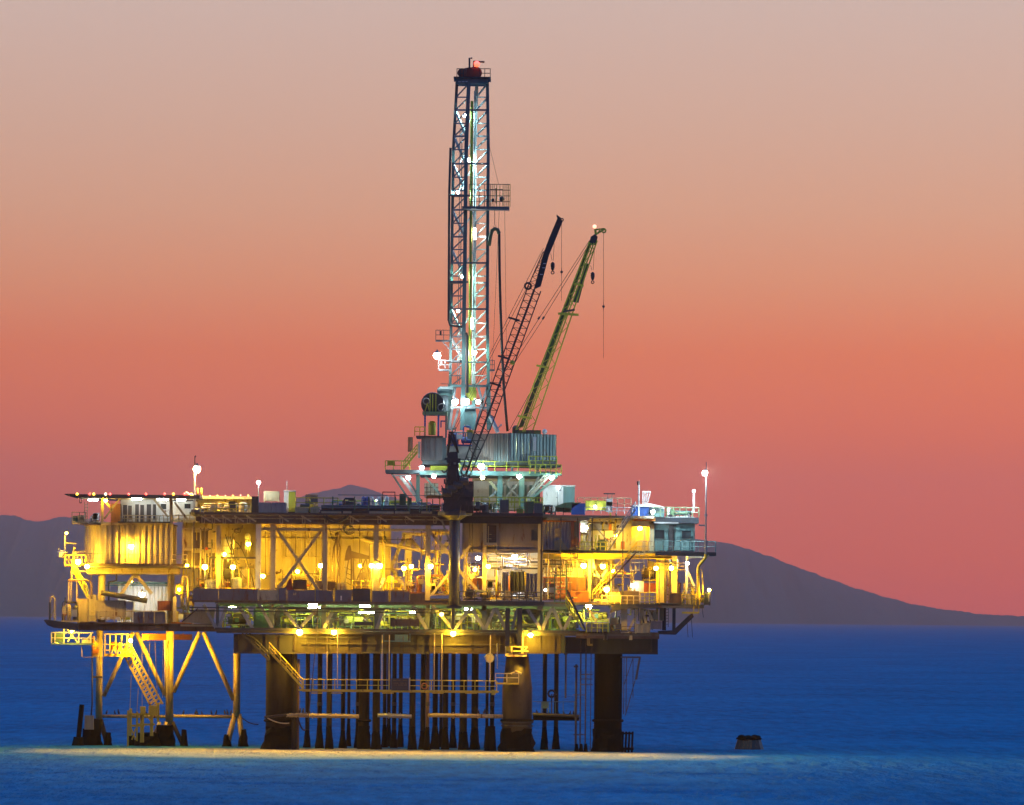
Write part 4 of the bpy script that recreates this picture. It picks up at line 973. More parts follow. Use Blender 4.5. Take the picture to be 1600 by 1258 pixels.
pb.part('rail', MB().path([P(205, 955, 1.8), P(256, 955, 1.8), P(258.5, 957, 1.8), P(259, 974, 1.8)], .06, 6), 'cream')
crate('long cream equipment container on the lower deck', 149, 196, 938.5, 969, 3, 6, 'cream', ribs=5)
crate('pale generator cabinet with grille beside the cream container', 197, 208, 940, 966, 3, 5, 'white', 'cabinet', 'generator_cabinet', 2)
crate('rust-red skip box on the lower deck', 246, 268, 939.5, 955, 3.5, 5.5, 'rust_red', 'box', 'skip_box', 3)
one('stowed_boom', 'dark round boom lying slanted above the cream container', 'boom', MB().tube(P(158, 926, 2.6), P(230, 939, 2.6), px(8)/2, px(8.5)/2, 12), 'dark', smooth=True)
ww = T('washed_corrugated_wall', 'blue-white lit corrugated wall at the back of the lower deck', 'wall', P(222, 955, 12))
a, b = P(184, 930, 12), P(262, 930, 12)
ww.part('sheet', MB().corr((a.x, 12), (b.x, 12), P(222, 975, 12).z, P(222, 913, 12).z, px(6), .1), 'white'); ww.part('top_beam', hbar(168, 264, 911, 11.8, 4, 6), 'teal'); ww.part('pipe', hbar(165, 264, 915, 11.6, 1.6), 'teal')
eng = skid('dark engine and winch cluster on the outer end of the lower deck', 95, 122, 931, 972, 3, 6, 5, ['brown', 'dark', 'cream', 'galvanised'], 'engine_skid', 11, 3)
gp = T('gooseneck_vent', 'cream gooseneck vent pipe at the tip of the lower deck', 'vent', P(82, 970, 3))
gp.part('stand', spost(78, 941, 970, 3, 3), 'dark'); gp.part('stand', spost(85.5, 944, 972, 3, 2.6), 'cream'); gp.part('neck', MB().path([P(78.5, 944, 3), P(78.5, 935, 3), P(80.5, 932.5, 3), P(83, 932.5, 3), P(85.5, 935, 3), P(85.5, 945, 3)], .07, 6), 'cream'); gp.part('brace', bm(79, 965, 86, 948, 3, 1.4), 'cream')
crate('narrow cream cabin panel beside the engine cluster', 121, 137, 936, 975, 4, 8, 'cream', 'cabinet', 'cream_cabinet', 2)
crate('pale pillar cabinet against the round column', 138, 150, 930, 972, 4, 6, 'cream_clean', 'cabinet', 'cream_cabinet', 1)
railing('cream railing along the lower deck below the container', 138, 206, 972, 1.7, 17, 'cream', 14, w=.09)
for k, (a, b) in enumerate(((158, 163), (167, 172), (180, 188), (196, 203))):
    one('white_bucket', 'small pale pail on the deck under the cream container, %s from the engine cluster' % ORD[k], 'bucket', MB().pbox(a, b, 965.5, 968.5, 2.2, 2.6).pbox(a+.5, b-.5, 964.5, 965.5, 2.3, 2.5), 'white' if k != 3 else 'yellow_green', 'pails under the cream container')
vessel('yellow hanging lantern tank beside the round column', 280, 911, 930, 3, 13, 'yellow', 'lantern_tank')
pipe_run('pale bent pipe rising beside the round column', [(284, 950, 3), (284, 905, 3), (286, 900, 3), (291, 900, 3), (294, 904, 3), (294, 950, 3)], 4, 'cream')
pipe_run('dark bent pipe below the house girder', [(170, 940, 6), (170, 913, 6), (172, 909, 6), (182, 907, 6), (182, 888, 6)], 2.4, 'brown')
pipe_run('slim pale pipe under the house girder near the corner', [(143, 888, 6), (143, 906, 6)], 1.8, 'cream')
skid('cream valves and drums beside the grey bulwark on the lower deck', 268, 300, 945, 975, 3, 6, 8, ['cream', 'orange', 'cream_clean', 'white', 'yellow'], n_pipe=8)
crate('yellow upright notice locker by the skip box', 270, 275, 933, 972, 2.4, 3, 'cream_clean', 'locker', 'deck_locker', 1)
crate('dark tank box beside the bent pipes', 302, 312, 918, 936, 2, 4, 'navy', 'box', 'tank_box', 1)
ht = T('sloping_hatch', 'pale sloping deck ramp beside the green truss', 'ramp', P(315, 970, 1))
ht.part('ramp_plate', MB().pprism([(283, 973), (308, 952), (336, 952), (333, 975)], 1.0, 1.2), 'cream'); ht.part('ramp_edge', bm(284, 972, 309, 951, .9, 2), 'brown'); ht.part('sill', B(282, 336, 976, 979, 1, 2.5), 'cream')
# basket walkway beneath
bkt = T('hanging_walkway', 'pale green hanging walkway with crossed bars under the lower deck', 'walkway', P(112, 1007, 5))
bkt.part('deck', B(80, 146, 1005, 1007.5, 4, 6), 'teal'); bkt.part('top_bar', hbar(80, 146, 988.5, 4, 1.6), 'white'); bkt.part('mid_bar', hbar(80, 146, 997, 4, 1.2), 'white')
for u in (80.5, 86, 100, 123, 142): bkt.part('post', spost(u, 980 if u in (100,) else 988, 1005, 4, 1.8), 'white')
for (a, b, c, d) in ((105, 983, 122, 1005), (116, 985, 106, 1003), (132, 1004, 144, 989)): bkt.part('cross_bar', bm(a, b, c, d, 4.2, 2), 'white')
bkt.part('side_panel', B(81, 99, 990, 1004, 4.1, 4.2), 'teal'); bkt.part('box', B(128, 142, 999, 1005, 4.2, 5), 'white')
pipe_run('thin bent pipe hanging below the green walkway', [(128, 1007, 4.4), (128, 1026, 4.4), (130, 1027, 4.4), (153, 1027, 4.4)], 1.4, 'cream')
skid('orange-lit pipe stack behind the outermost leg', 146, 153, 990, 1026, 8, 10, 12, ['orange', 'yellow', 'cream'], n_pipe=6, n_ves=1)
# ------------------------------------------------------------------ upper deck, the side nearer the helideck
rw = T('roof_parapet', 'cream-yellow deckhouse wall behind the yellow railing on the upper deck', 'wall', P(350, 800, 6))
rw.part('wall', B(306, 394, 780, 803, 9, 9.3), 'cream'); rw.part('roof_edge', B(304, 394, 775.5, 779.5, 6, 12), 'cream_clean')
for i in range(8): rw.part('opening', B(310+i*9.5, 315+i*9.5, 788, 799, 8.9, 8.98), 'dark' if i % 3 else 'brown')
for i in range(7): rw.part('roof_lamp', MB().sphere(P(316+i*12, 774.6, 6), .09, 6, 4), gmat(REDC if i % 2 else WARM, 3.0))
railing('yellow railing at the upper deck edge nearest the lamp mast', 313, 392, 802, -1, 14, 'yellow', 12)
railing('yellow railing on the upper deck before the far hills', 462, 528, 800, 1, 22, 'yellow', 20, mid=2)
skid('golden pumps and pipes behind the upper deck railing', 312, 372, 784, 802, .4, 3, 91, ['yellow', 'cream', 'brown', 'cream_clean', 'dark'], n_pipe=16, n_ves=3)
skid('small fittings on the upper deck between the skid boxes', 450, 500, 786, 802, 2.6, 5, 92, ['yellow', 'cream', 'brown', 'dark'], n_pipe=12, n_ves=1)
skid('teal and white fittings behind the pipe rack', 505, 690, 782, 800, 5, 9, 93, ['teal', 'white', 'slate', 'blue', 'dark', 'yellow_green'], n_pipe=26, n_ves=5)
vessel('small white tank at the upper deck railing', 380, 784, 802, 1, 13, 'cream_clean')
crate('cream cube container standing on the stacked totes', 412, 436, 768, 784, 3, 4.7, 'cream_clean', ribs=3)
crate('grey liquid tote under the cream cube', 404, 423.5, 785.5, 802, 1, 2.6, 'galvanised', 'tote', 'liquid_tote', 2)
crate('grey liquid tote next to the tall yellow-white box', 424.5, 447, 785.5, 802, 1, 2.6, 'galvanised', 'tote', 'liquid_tote', 2)
yb = T('tall_box', 'tall box half white half yellow-green on the upper deck', 'container', P(452, 801, 2))
yb.part('white_side', B(443.5, 451, 767, 800, 3, 5), 'white'); yb.part('yellow_side', B(451.1, 461, 767, 800, 2.95, 5), 'yellow_green'); yb.part('lid', B(443, 461.4, 766.4, 768, 2.9, 5.1), 'white')
crate('black tool rack on the upper deck beside the totes', 393, 403.5, 776, 802, 1, 2.4, 'dark', 'rack', 'tool_rack', 2)
crate('low cream skid box on the upper deck', 461, 481, 793, 803, .6, 2.4, 'cream_clean', 'box', 'skid_box', 2)
crate('low pale skid box beside the dark pipe rack', 485, 498, 793, 803, .6, 2.4, 'cream_clean', 'box', 'skid_box', 1)
crate('grey box behind the yellow railing before the hills', 477, 496, 773, 790, 6, 8, 'mauve', 'box', 'skid_box', 2)
pipe_run('thin pale antenna pole behind the tall box', [(448.5, 751, 2.6), (448.5, 767, 2.6)], 1.2, 'white')
pipe_run('amber post pair beside the lamp mast', [(309, 775, 3), (309, 763, 3), (315, 763, 3), (315, 775, 3)], 2.4, 'yellow')
one('tarp_heap', 'dark crumpled net heap at the corner of the upper deck', 'net', MB().sphere(P(307, 800, -.4), .62, 10, 6, .8).sphere(P(314, 803, -.3), .45, 8, 5, .7), 'dark')
pr = T('pipe_rack', 'long dark pipe rack on the upper deck before the drill rig', 'rack', P(600, 802, 0))
pr.part('base', B(500, 690, 797.5, 802.5, -.6, 4), 'navy')
for k in range(5):
    y = -.2+k*.8
    pr.part('drill_pipe', MB().tube(P(502, 794.5-k % 2*3, y), P(686, 795.5-k % 2*3, y), .17, None, 8), 'dark')
for u in (520, 554, 576, 597, 618, 638, 659, 676): pr.part('stanchion', spost(u, 776 if u < 640 else 780, 799, -.5, 1.8), 'green')
for a, b in ((502, 533), (536, 549), (577, 615), (617, 640), (658, 675)): pr.part('skid_beam', B(a, b, 799, 802.4, -.9, -.62), 'cream_clean')
pr.part('top_bar', hbar(528, 680, 774, .5, 1.1), 'teal')
gf = T('goal_frame', 'thin dark goal-post frame on the pipe rack', 'frame', P(607, 798, 0))
for u in (598, 617): gf.part('post', spost(u, 769, 798, 0, 1.3), 'dark')
gf.part('crossbar', hbar(597.5, 617.5, 769, 0, 1.5), 'dark')
for i, (u, c, lab) in enumerate(((568, 'blue', 'blue drum beside the white tanks on the pipe rack'), (574, 'blue', 'blue drum nearest the white tanks'), (581, 'white', 'white upright cylinder on the pipe rack'), (592, 'white', 'white cylinder beside the goal-post frame'), (604, 'white', 'white cylinder inside the goal-post frame'))):
    vessel(lab, u, 775, 798, 3, 7, c, 'upright_drum', 'drum')
crate('dark green tool box by the rig leg', 624, 634, 772, 798, 1, 2.2, 'green', 'box', 'tool_box', 2)
crate('smaller dark green box by the rig leg', 636.5, 643, 778, 798, 1, 2.2, 'green', 'box', 'tool_box', 1)
skid('dark hose and valve heap on the pipe rack', 533, 556, 776, 797, 1, 3, 21, ['dark', 'navy', 'slate'], 'valve_heap', 7, 1)
ot = T('orange_canopy', 'orange canopy roof before the crane machinery house', 'canopy', P(680, 800, -.5))
ot.part('roof_sheet', MB().pprism([(665, 778), (668, 773.5), (692, 773.5), (697, 778)], -.6, 2.5), 'orange')
for u in (667, 687): ot.part('post', spost(u, 778, 802, -.5, 1.6), 'yellow_green')
crate('blue-white bins under the orange canopy', 690, 701, 786, 801, -.6, .4, 'white', 'bin', 'rubbish_bin', 2)
railing('teal railing by the orange canopy', 640, 702, 801, -1.1, 12, 'teal', 16)

# ------------------------------------------------------------------ drill rig substructure
YD = 8.0
db = T('drill_floor', 'raised drill floor on slanted legs carrying the derrick', 'drill floor', P(740, 790, YD))
db.part('floor_beam', B(655, 872, 736, 743, YD-1, YD+12), 'teal'); db.part('upper_beam', B(660, 868, 719, 727, YD, YD+11), 'slate')
db.part('side_deck', B(602, 656, 734, 739, YD-1, YD+5), 'slate')
db.part('end_deck', B(826, 876, 727, 729.5, YD-1.6, YD+2), 'teal'); db.part('end_deck', B(828, 878, 739, 742, YD-1.6, YD+2), 'teal')
for (u, w) in ((653, 6), (781, 8), (815, 8)): db.part('leg', spost(u, 742, 795, YD, w, w), 'teal')
for (a, b, c, d, w, mt) in ((625, 744, 655, 782, 5, 'white'), (612, 740, 637, 778, 3, 'teal'), (634, 742, 658, 783, 3, 'teal'), (842, 745, 822, 782, 3, 'grey'), (870, 744, 828, 782, 4, 'teal'), (856, 745, 824, 780, 3, 'cream'),
                            (762, 748, 790, 782, 4, 'cream'), (800, 746, 762, 780, 3, 'grey'), (786, 748, 812, 780, 4, 'mauve'), (818, 746, 788, 780, 3, 'mauve'), (664, 745, 690, 775, 3, 'teal')):
    db.part('slant_brace', bm(a, b, c, d, YD+.4, w), mt)
db.part('rear_leg', spost(700, 742, 795, YD+10, 8), 'slate'); db.part('rear_leg', spost(840, 742, 795, YD+10, 8), 'slate')
for (u0, u1, v0, v1, mt) in ((672, 716, 728, 735, 'yellow_green'), (612, 640, 742, 744, 'white')): db.part('bearing_beam', B(u0, u1, v0, v1, YD-.8, YD), mt)
for u in (680, 720, 760, 800, 840): db.part('floor_rib', spost(u, 727, 736, YD-.4, 4, 4), 'slate')
dw = T('white_mud_house', 'pale louvred mud house glimpsed between the rig legs', 'building', P(790, 795, 18))
dw.part('wall', B(740, 842, 752, 797, 18, 24), 'white'); dw.part('roof', B(738, 844, 748, 752, 17.6, 24.4), 'cream')
for i in range(8): dw.part('louvre', B(764+i*9, 769+i*9, 758, 775, 17.9, 17.98), 'teal')
lw = T('lattice_windows', 'small paned window wall behind the crane machinery', 'window wall', P(673, 775, 12))
lw.part('sheet', B(663, 685, 755, 778, 12, 12.4), 'white')
for u in (667, 673, 679): lw.part('mullion', spost(u, 755, 778, 11.9, 1), 'dark')
for v in (762, 769): lw.part('transom', hbar(663, 685, v, 11.9, 1), 'dark')
# wind walls round the drill floor
ww2 = T('wind_wall', 'grey and teal panelled wind wall round the drill floor', 'wall', P(797, 720, YD-2))
cor = P(797, 700, YD-2.2); lft = P(737, 700, YD+1); rgt = P(868, 700, YD+1.5); zt, zb = P(800, 677, YD-2).z, P(800, 720, YD-2).z
n = 7
for i in range(n):
    a = Vector((lft.x, lft.y, 0)).lerp(Vector((cor.x, cor.y, 0)), i/n+.006); b = Vector((lft.x, lft.y, 0)).lerp(Vector((cor.x, cor.y, 0)), (i+1)/n-.006)
    ww2.part('panel', MB().corr((a.x, a.y), (b.x, b.y), zb-.1, zt, px(4.4), .07), 'mauve' if i < 4 else 'slate')
for i in range(n):
    a = Vector((cor.x, cor.y, 0)).lerp(Vector((rgt.x, rgt.y, 0)), i/n+.006); b = Vector((cor.x, cor.y, 0)).lerp(Vector((rgt.x, rgt.y, 0)), (i+1)/n-.006)
    ww2.part('panel', MB().corr((a.x, a.y), (b.x, b.y), zb, zt, px(5), .09), 'teal')
ww2.part('corner_post', MB().box(cor.x-.08, cor.x+.08, cor.y-.16, cor.y, zb, zt+.05), 'slate')
ww2.part('opening', MB().box(P(833, 690, YD-1).x, P(838, 690, YD-1).x, YD-.75, YD-.7, P(836, 705, YD).z, P(836, 683, YD).z), 'white')
ww2.part('rear_panel', MB().box(lft.x, rgt.x, YD+10, YD+10.1, zb, zt), 'slate'); ww2.part('far_panel', MB().box(rgt.x, rgt.x+.1, rgt.y, YD+10, zb, zt), 'teal')
ww2.part('beacon_dome', MB().sphere(P(851, 674.5, YD), .28, 8, 5), 'white')
for k, (a, b) in enumerate(((803, 809), (822, 827), (829, 834))): ww2.part('vent_cap', B(a, b, 672, 678, YD+.5, YD+1), 'dark')
dh = T('doghouse', 'grey-mauve driller cabin beside the mast base', 'cabin', P(672, 720, YD))
dh.part('wall', B(658, 691, 683, 719, YD-.5, YD+5), 'mauve'); dh.part('roof', B(650, 692, 681, 683.5, YD-.8, YD+5.3), 'dark')
for u in (663, 672, 681): dh.part('panel_joint', spost(u, 684, 718, YD-.55, .8), 'slate')
dh.part('window_strip', B(653, 657, 690, 716, YD-.2, YD), 'white'); dh.part('fuel_drum', post(641, 683, 706, YD, 8, 10), 'rust_red')
dh.part('post', spost(694, 684, 722, YD, 6), 'slate'); dh.part('lower_wall', B(691, 737, 697, 722, YD+.4, YD+.7), 'mauve')
railing('yellow railing round the small side deck of the drill floor', 602, 640, 734, YD-1, 14, 'yellow_green', 12)
railing('yellow-green railing along the drill floor front', 718, 828, 736, YD-1.2, 15, 'yellow_green', 20)
railing('yellow-green railing on the drill floor end stair landing', 828, 877, 740, YD-1.7, 14, 'yellow_green', 9)
railing('yellow-green railing at the upper end landing of the drill floor', 826, 870, 727, YD-1.7, 14, 'yellow_green', 11)
railing('small yellow railing beside the driller cabin roof', 648, 664, 681, YD-.5, 14, 'yellow', 8)
stair('yellow-green stair from the side deck to the driller cabin', 652, 706, 630, 733, YD-1.4, 'yellow_green', .8, 12)
stair('grey stair under the drill floor by the slanted legs', 856, 746, 824, 782, YD-1.2, 'grey', .8, 10)
crate('olive locker on the side deck of the drill floor', 605, 617, 721, 728, YD-.8, YD, 'crane_olive', 'locker', 'deck_locker', 1)
# air-winch drum
dm = T('cable_drum', 'dark spooling drum with wheel on a raised frame beside the mast', 'drum', P(675, 680, YD+2))
dm.part('drum', MB().lathe(P(676, 631, YD+1), [(.5, 0), (1.2, 0), (1.25, .2), (1.2, 2.2), (.5, 2.2)], 18, 'Y'), 'navy')
dm.part('wheel', MB().torus(P(666, 627, YD+.8), .32, .07, 12, 5), 'grey'); dm.part('wheel', MB().torus(P(690, 637, YD+.8), .4, .07, 12, 5), 'grey')
dm.part('platform', B(660, 699, 643, 648, YD+.4, YD+4), 'deck_green')
for (u, mt) in ((664, 'blue'), (685, 'blue'), (697, 'slate')): dm.part('post', spost(u, 648, 684, YD+1, 3), mt)
for u in (672, 676, 681): dm.part('frame_bar', spost(u, 616, 643, YD+.7, 1.4), 'crane_olive')
for (a, b, c, d) in ((664, 643, 668, 630), (671, 643, 668, 630)): dm.part('strut', bm(a, b, c, d, YD+.7, 1.4), 'crane_olive')
dm.part('tank', MB().lathe(P(675, 680, YD+2), [(.35, 0), (.4, .1), (.4, 1.3), (.2, 1.5)], 12), 'yellow_green')
dm.part('shelf', MB().pbox(688, 697, 657, 659, YD+1, YD+1.5).pbox(688, 690, 659, 668, YD+1, YD+1.3), 'blue')
mtk = T('mud_tank', 'pale teal horizontal cylinder at the mast foot', 'tank', P(692, 618, YD+3))
mtk.part('shell', MB().lathe(P(694, 611, YD+3), [(.15, -.75), (.42, -.6), (.5, -.4), (.5, .9), (.3, 1.05)], 14, 'X'), 'teal'); mtk.part('saddle', B(688, 700, 617, 643, YD+2.8, YD+3.2), 'slate')
mtk.part('hand_rail', hbar(688, 704, 600, YD+3, 1), 'dark')

# ------------------------------------------------------------------ derrick
YC = 13.0
dk = T('derrick', 'tall open lattice derrick mast lit white from within', 'derrick', P(735, 672, YC))
def dp(corner, v):
    """one of the four mast corners at pixel row v"""
    rows = (128, 230, 360, 500, 600, 672)
    xs = {'A': (714, 708.5, 706.5, 705, 703.5, 702), 'B': (732.5, 728.5, 727, 725, 724, 722), 'C': (745, 742, 741.5, 741, 740.5, 740), 'D': (761.5, 763, 762, 761.5, 763, 764)}[corner]
    for i in range(5):
        if v <= rows[i+1] or i == 4:
            t = (v-rows[i])/(rows[i+1]-rows[i]); u = xs[i]+(xs[i+1]-xs[i])*t; break
    dy = {'A': 1.2, 'B': -1.2, 'C': 2.5, 'D': .1}[corner]
    return P(u, v, YC+dy)
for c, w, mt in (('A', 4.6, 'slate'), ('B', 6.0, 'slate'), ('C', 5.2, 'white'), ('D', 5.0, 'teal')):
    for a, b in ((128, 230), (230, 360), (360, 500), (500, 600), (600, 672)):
        dk.part('leg', MB().beam(dp(c, a), dp(c, b), px(w), px(w)), 'teal' if a >= 230 and mt == 'slate' else mt)  # teal on the lower leg sections paints in the floodlight climbing the mast
lv = [130, 152, 172, 193, 213, 234, 256, 277, 297.5, 307, 328, 349, 370, 390, 411, 431.5, 442, 462.5, 483, 505, 526, 546, 566, 587, 604]
for i, v in enumerate(lv):
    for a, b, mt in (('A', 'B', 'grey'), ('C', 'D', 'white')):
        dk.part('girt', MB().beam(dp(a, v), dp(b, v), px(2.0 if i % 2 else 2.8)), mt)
    if i % 4 == 2: dk.part('girt', MB().beam(dp('B', v), dp('D', v), px(2.6)), 'slate'); dk.part('girt', MB().beam(dp('A', v), dp('C', v), px(2.6)), 'white')
for v0, v1 in zip(lv, lv[1:]):
    if v1-v0 < 12: continue
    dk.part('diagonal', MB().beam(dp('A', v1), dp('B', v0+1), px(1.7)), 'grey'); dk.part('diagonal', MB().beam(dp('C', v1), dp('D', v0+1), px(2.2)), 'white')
for v0, v1 in ((172, 213), (213, 256), (256, 297), (328, 370), (390, 431), (483, 526), (526, 566)):
    dk.part('rear_brace', MB().beam(dp('A', v0), dp('B', v1)+Vector((0, 1.5, 0)), px(3.2)), 'white'); dk.part('rear_brace', MB().beam(dp('A', v1)+Vector((.6, .8, 0)), dp('C', v0), px(2.0)), 'white')
for v in (307, 442, 566): dk.part('walk_plate', MB().beam(dp('A', v)+Vector((0, 0, .1)), dp('B', v)+Vector((0, 0, .1)), .9, .2), 'slate')
for (a, b, w) in (('A', 610, 7), ('B', 610, 7), ('C', 610, 6), ('D', 610, 7)): dk.part('base_column', MB().beam(dp(a, 600), dp(a, 672), px(w), px(w)), 'teal')
for (a, b, c, d) in ((712, 600, 702, 672), (728, 636, 741, 672), (747, 604, 757, 640), (762, 604, 750, 640), (716, 640, 706, 674), (752, 640, 742, 672)): dk.part('base_brace', bm(a, b, c, d, YC, 4), 'galvanised')
dk.part('base_header', hbar(703, 766, 603, YC-1.2, 3.5), 'teal'); dk.part('base_header', hbar(703, 766, 637, YC-1.2, 3), 'slate')
dk.part('base_tarp', MB().pprism([(724, 634), (742, 632), (745, 650), (741, 672), (728, 668), (722, 655)], YC-.6, YC-.4), 'teal')
dk.part('stand_pipe', MB().tube(P(737.5, 158, YC+.5), P(733.5, 600, YC+.5), px(4.4)/2, None, 10), 'yellow_green')
dk.part('guide_rail', MB().tube(P(742, 142, YC+1.4), P(738, 600, YC+1.4), px(3)/2, None, 8), 'white')
dk.part('ladder_rails', MB().beam(P(719, 200, YC), P(715, 600, YC), .08), 'grey'); dk.part('ladder_rails', MB().beam(P(722, 200, YC), P(718, 600, YC), .08), 'grey')
dk.part('side_pipe', MB().path([P(704, 231, YC-1.4), P(702, 300, YC-1.4), P(701, 500, YC-1.4), P(703, 508, YC-1.4), P(722, 511, YC-1.4)], .13, 8), 'dark')
dk.part('service_pipe', MB().path([P(728, 520, YC-2), P(730, 526, YC-2), P(730, 614, YC-2)], .15, 8), 'dark')
dk.part('top_drive', MB().lathe(P(736, 626, YC), [(.2, 0), (.55, .3), (.6, 1.0), (.35, 1.5), (.15, 1.6)], 12), 'crane_olive')
cr = dk.part('crown_platform', MB().box(P(709, 122, YC).x, P(767, 122, YC).x, YC-1.6, YC+3, P(738, 124, YC).z, P(738, 122, YC).z), 'dark')
dk.part('crown_beam', MB().box(P(713, 127, YC).x, P(762, 127, YC).x, YC-1.3, YC+2.6, P(738, 131.5, YC).z, P(738, 124.2, YC).z), 'slate', cr)
for a, b in ((716, 720.6), (721.6, 726.4), (727.2, 731)): dk.part('faded_lettering', B(a, b, 126.6, 128.4, YC-1.34, YC-1.31), 'white', cr)
for k in range(5): dk.part('sheave', MB().lathe(P(722+k*5.4, 114, YC-.8+.5*k), [(.15, -.12), (.5+.04*k, -.1), (.5+.04*k, .1), (.15, .12)], 14, 'X' if k % 2 else 'Y'), 'red', cr)
dk.part('sheave_frame', MB().pprism([(719, 122), (721, 108), (733, 105), (746, 106), (748, 122)], YC+.4, YC+1.6), 'rust_red', cr)
dk.part('mast_head_pole', MB().path([P(733.5, 106, YC), P(733.5, 91, YC), P(738, 91, YC)], .1, 6), 'dark', cr)
dk.part('crown_davit', MB().path([P(740, 106, YC), P(740, 96, YC), P(757, 97, YC)], .1, 6), 'rust_red', cr)
for (a, b) in ((714, 724), (749, 766)):
    for v in (107.5, 114.5): dk.part('crown_rail', hbar(a, b, v, YC-1.4, 1.1), 'dark', cr)
    for q in range(3): dk.part('crown_post', spost(a+(b-a)*q/2, 107, 122, YC-1.4, 1.1), 'dark', cr)
# monkey board
mk = T('monkey_board', 'caged yellow-green working platform jutting out of the derrick', 'platform', P(765, 327, YC-2))
mk.part('deck', B(722, 796, 322.5, 326.5, YC-3.4, YC-1), 'slate')
for (u0, u1, vs, Y) in ((733, 797, (288, 297, 306, 315), YC-3.4), (766, 797, (288, 297, 306, 315), YC-1)):
    for v in vs: mk.part('cage_bar', hbar(u0, u1, v, Y, .9), 'yellow_green' if Y > 11 else 'dark')
for u in (733, 741, 749, 757, 766, 769, 772, 776, 781, 786, 789, 792, 794.5, 797): mk.part('cage_post', spost(u, 288, 323, YC-3.4 if u < 768 or u in (776, 786, 797) else YC-1, 1.0), 'dark' if u < 768 else 'yellow_green')
mk.part('winch', MB().sphere(P(784, 311, YC-2.4), .28, 8, 5).sphere(P(770, 313, YC-2.4), .2, 8, 5), 'dark'); mk.part('davit', MB().path([P(775, 318, YC-2.6), P(775, 294, YC-2.6)], .06, 5), 'dark')
mk.part('inner_frame', MB().path([P(766, 322, YC-2), P(766, 296, YC-2), P(786, 296, YC-2), P(786, 322, YC-2)], .06, 5), 'dark')
sw = T('swivel_hose', 'black rotary hose with pale green gooseneck beside the mast', 'hose', P(793, 672, YC-1))
sw.part('gooseneck', MB().path([P(764, 384, YC-1), P(766.5, 368, YC-1), P(769, 360, YC-1), P(773, 357.5, YC-1), P(777.5, 359, YC-1), P(780, 365, YC-1)], .2, 8), 'green', smooth=True)
sw.part('hose', MB().path([P(780, 365, YC-1), P(780.5, 420, YC-1), P(782, 480, YC-1), P(785, 560, YC-1), P(787.5, 610, YC-1), P(793, 674, YC-1)], .14, 8), 'rubber', smooth=True)
sw.part('sling', MB().path([P(770, 359, YC-1), P(773, 350, YC-1), P(777, 359, YC-1)], .03, 4), 'rope'); sw.part('sling', MB().path([P(773, 327, YC-1), P(773, 350, YC-1)], .03, 4), 'rope')
for k, (a, b) in enumerate((((788.5, 327), (791.5, 560)), ((764, 225), (779, 288)), ((780, 328), (768, 600)))):
    wire(('thin guy line dropping from the caged platform', 'thin guy line from the mast down to the caged platform', 'thin slack line falling beside the mast')[k], [(*a, YC-1.2), (*b, YC-1.2)], .55)
for lab, u0, u1, v, h in (('railed side perch on the mast above the white floodlight', 680.5, 706, 531, 15), ('small railed side perch on the mast below the white floodlight', 685, 706, 577, 14), ('tiny railed perch on the far side of the mast foot', 765, 773, 577, 14)):
    t = T('mast_perch', lab, 'platform', P(u0, v, YC-1.4))
    t.part('deck', B(u0, u1, v, v+2.4, YC-2, YC-.8), 'slate')
    for q in (h, h*.5): t.part('rail', hbar(u0, u1, v-q, YC-2, 1), 'slate')
    for u in (u0+.5, (u0+u1)/2, u1-.5): t.part('post', spost(u, v-h, v, YC-2, 1), 'slate')
    if u0 < 682: t.part('strut', bm(692, 534, 704, 548, YC-1.4, 1.4), 'slate'); t.part('box', B(687, 690, 517, 524, YC-2, YC-1.7), 'dark')
    if u0 == 685: t.part('box', B(688, 691, 563, 570, YC-2, YC-1.7), 'dark')
one('hydraulic_arm', 'pale slanted raising cylinder at the mast foot', 'cylinder', MB().tube(P(766, 650, YC-2), P(778, 676, YC-2), .22, None, 8).tube(P(775, 672, YC-2), P(783, 664, YC-2), .08, None, 6).sphere(P(783, 664, YC-2), .12), 'white')
one('yellow_hook_block', 'yellow tubular gate rack beside the mast foot', 'rack', MB().path([P(735, 672, YC-3), P(735, 690, YC-3)], .3, 6).path([P(731, 672, YC-3), P(731, 684, YC-3)], .14, 6).path([P(738, 674, YC-3), P(738, 692, YC-3)], .14, 6), 'yellow')
skid('blue and teal drill floor tools at the mast base', 698, 738, 664, 697, YC-4, YC-2, 31, ['blue', 'teal', 'white', 'slate'], 'drill_floor_tools', 8, 2)
# ------------------------------------------------------------------ cranes
def lattice(t, pts0, pts1, dy, n, mat, chord=1.6, lace=.8, mid=None, name='boom'):
    """a boom of four chords: pts0/pts1 are (u, v) of the near and far edge at foot and head, dy its depth"""
    (a0, a1), (b0, b1), Y = pts0, pts1, dy[0]
    sec = []
    for Yk in dy:
        sec.append((P(*a0, Yk), P(*a1, Yk))); sec.append((P(*b0, Yk), P(*b1, Yk)))
    for p, q in sec: t.part('chord', MB().beam(p, q, px(chord)), mat)
    m = MB()
    for (p0, q0), (p1, q1) in ((sec[0], sec[1]), (sec[2], sec[3]), (sec[0], sec[2]), (sec[1], sec[3])):
        for i in range(n):
            e = p0.lerp(q0, i/n); f = p1.lerp(q1, (i+.5)/n); g = p0.lerp(q0, (i+1)/n)
            m.beam(e, f, px(lace)); m.beam(f, g, px(lace))
    t.part('lattice', m, mat, kind='stuff')
Yc = -2.4
ck = T('pedestal_crane', 'near-black pedestal crane with long lattice boom before the derrick', 'crane', P(712, 806, Yc))
h = ck.part('machinery_house', MB().pprism([(694, 802), (693, 772), (699, 764), (699, 712), (703, 706), (715, 706), (717, 742), (726, 752), (728, 768), (738, 776), (740, 802)], Yc-1.3, Yc+1.4), 'navy')
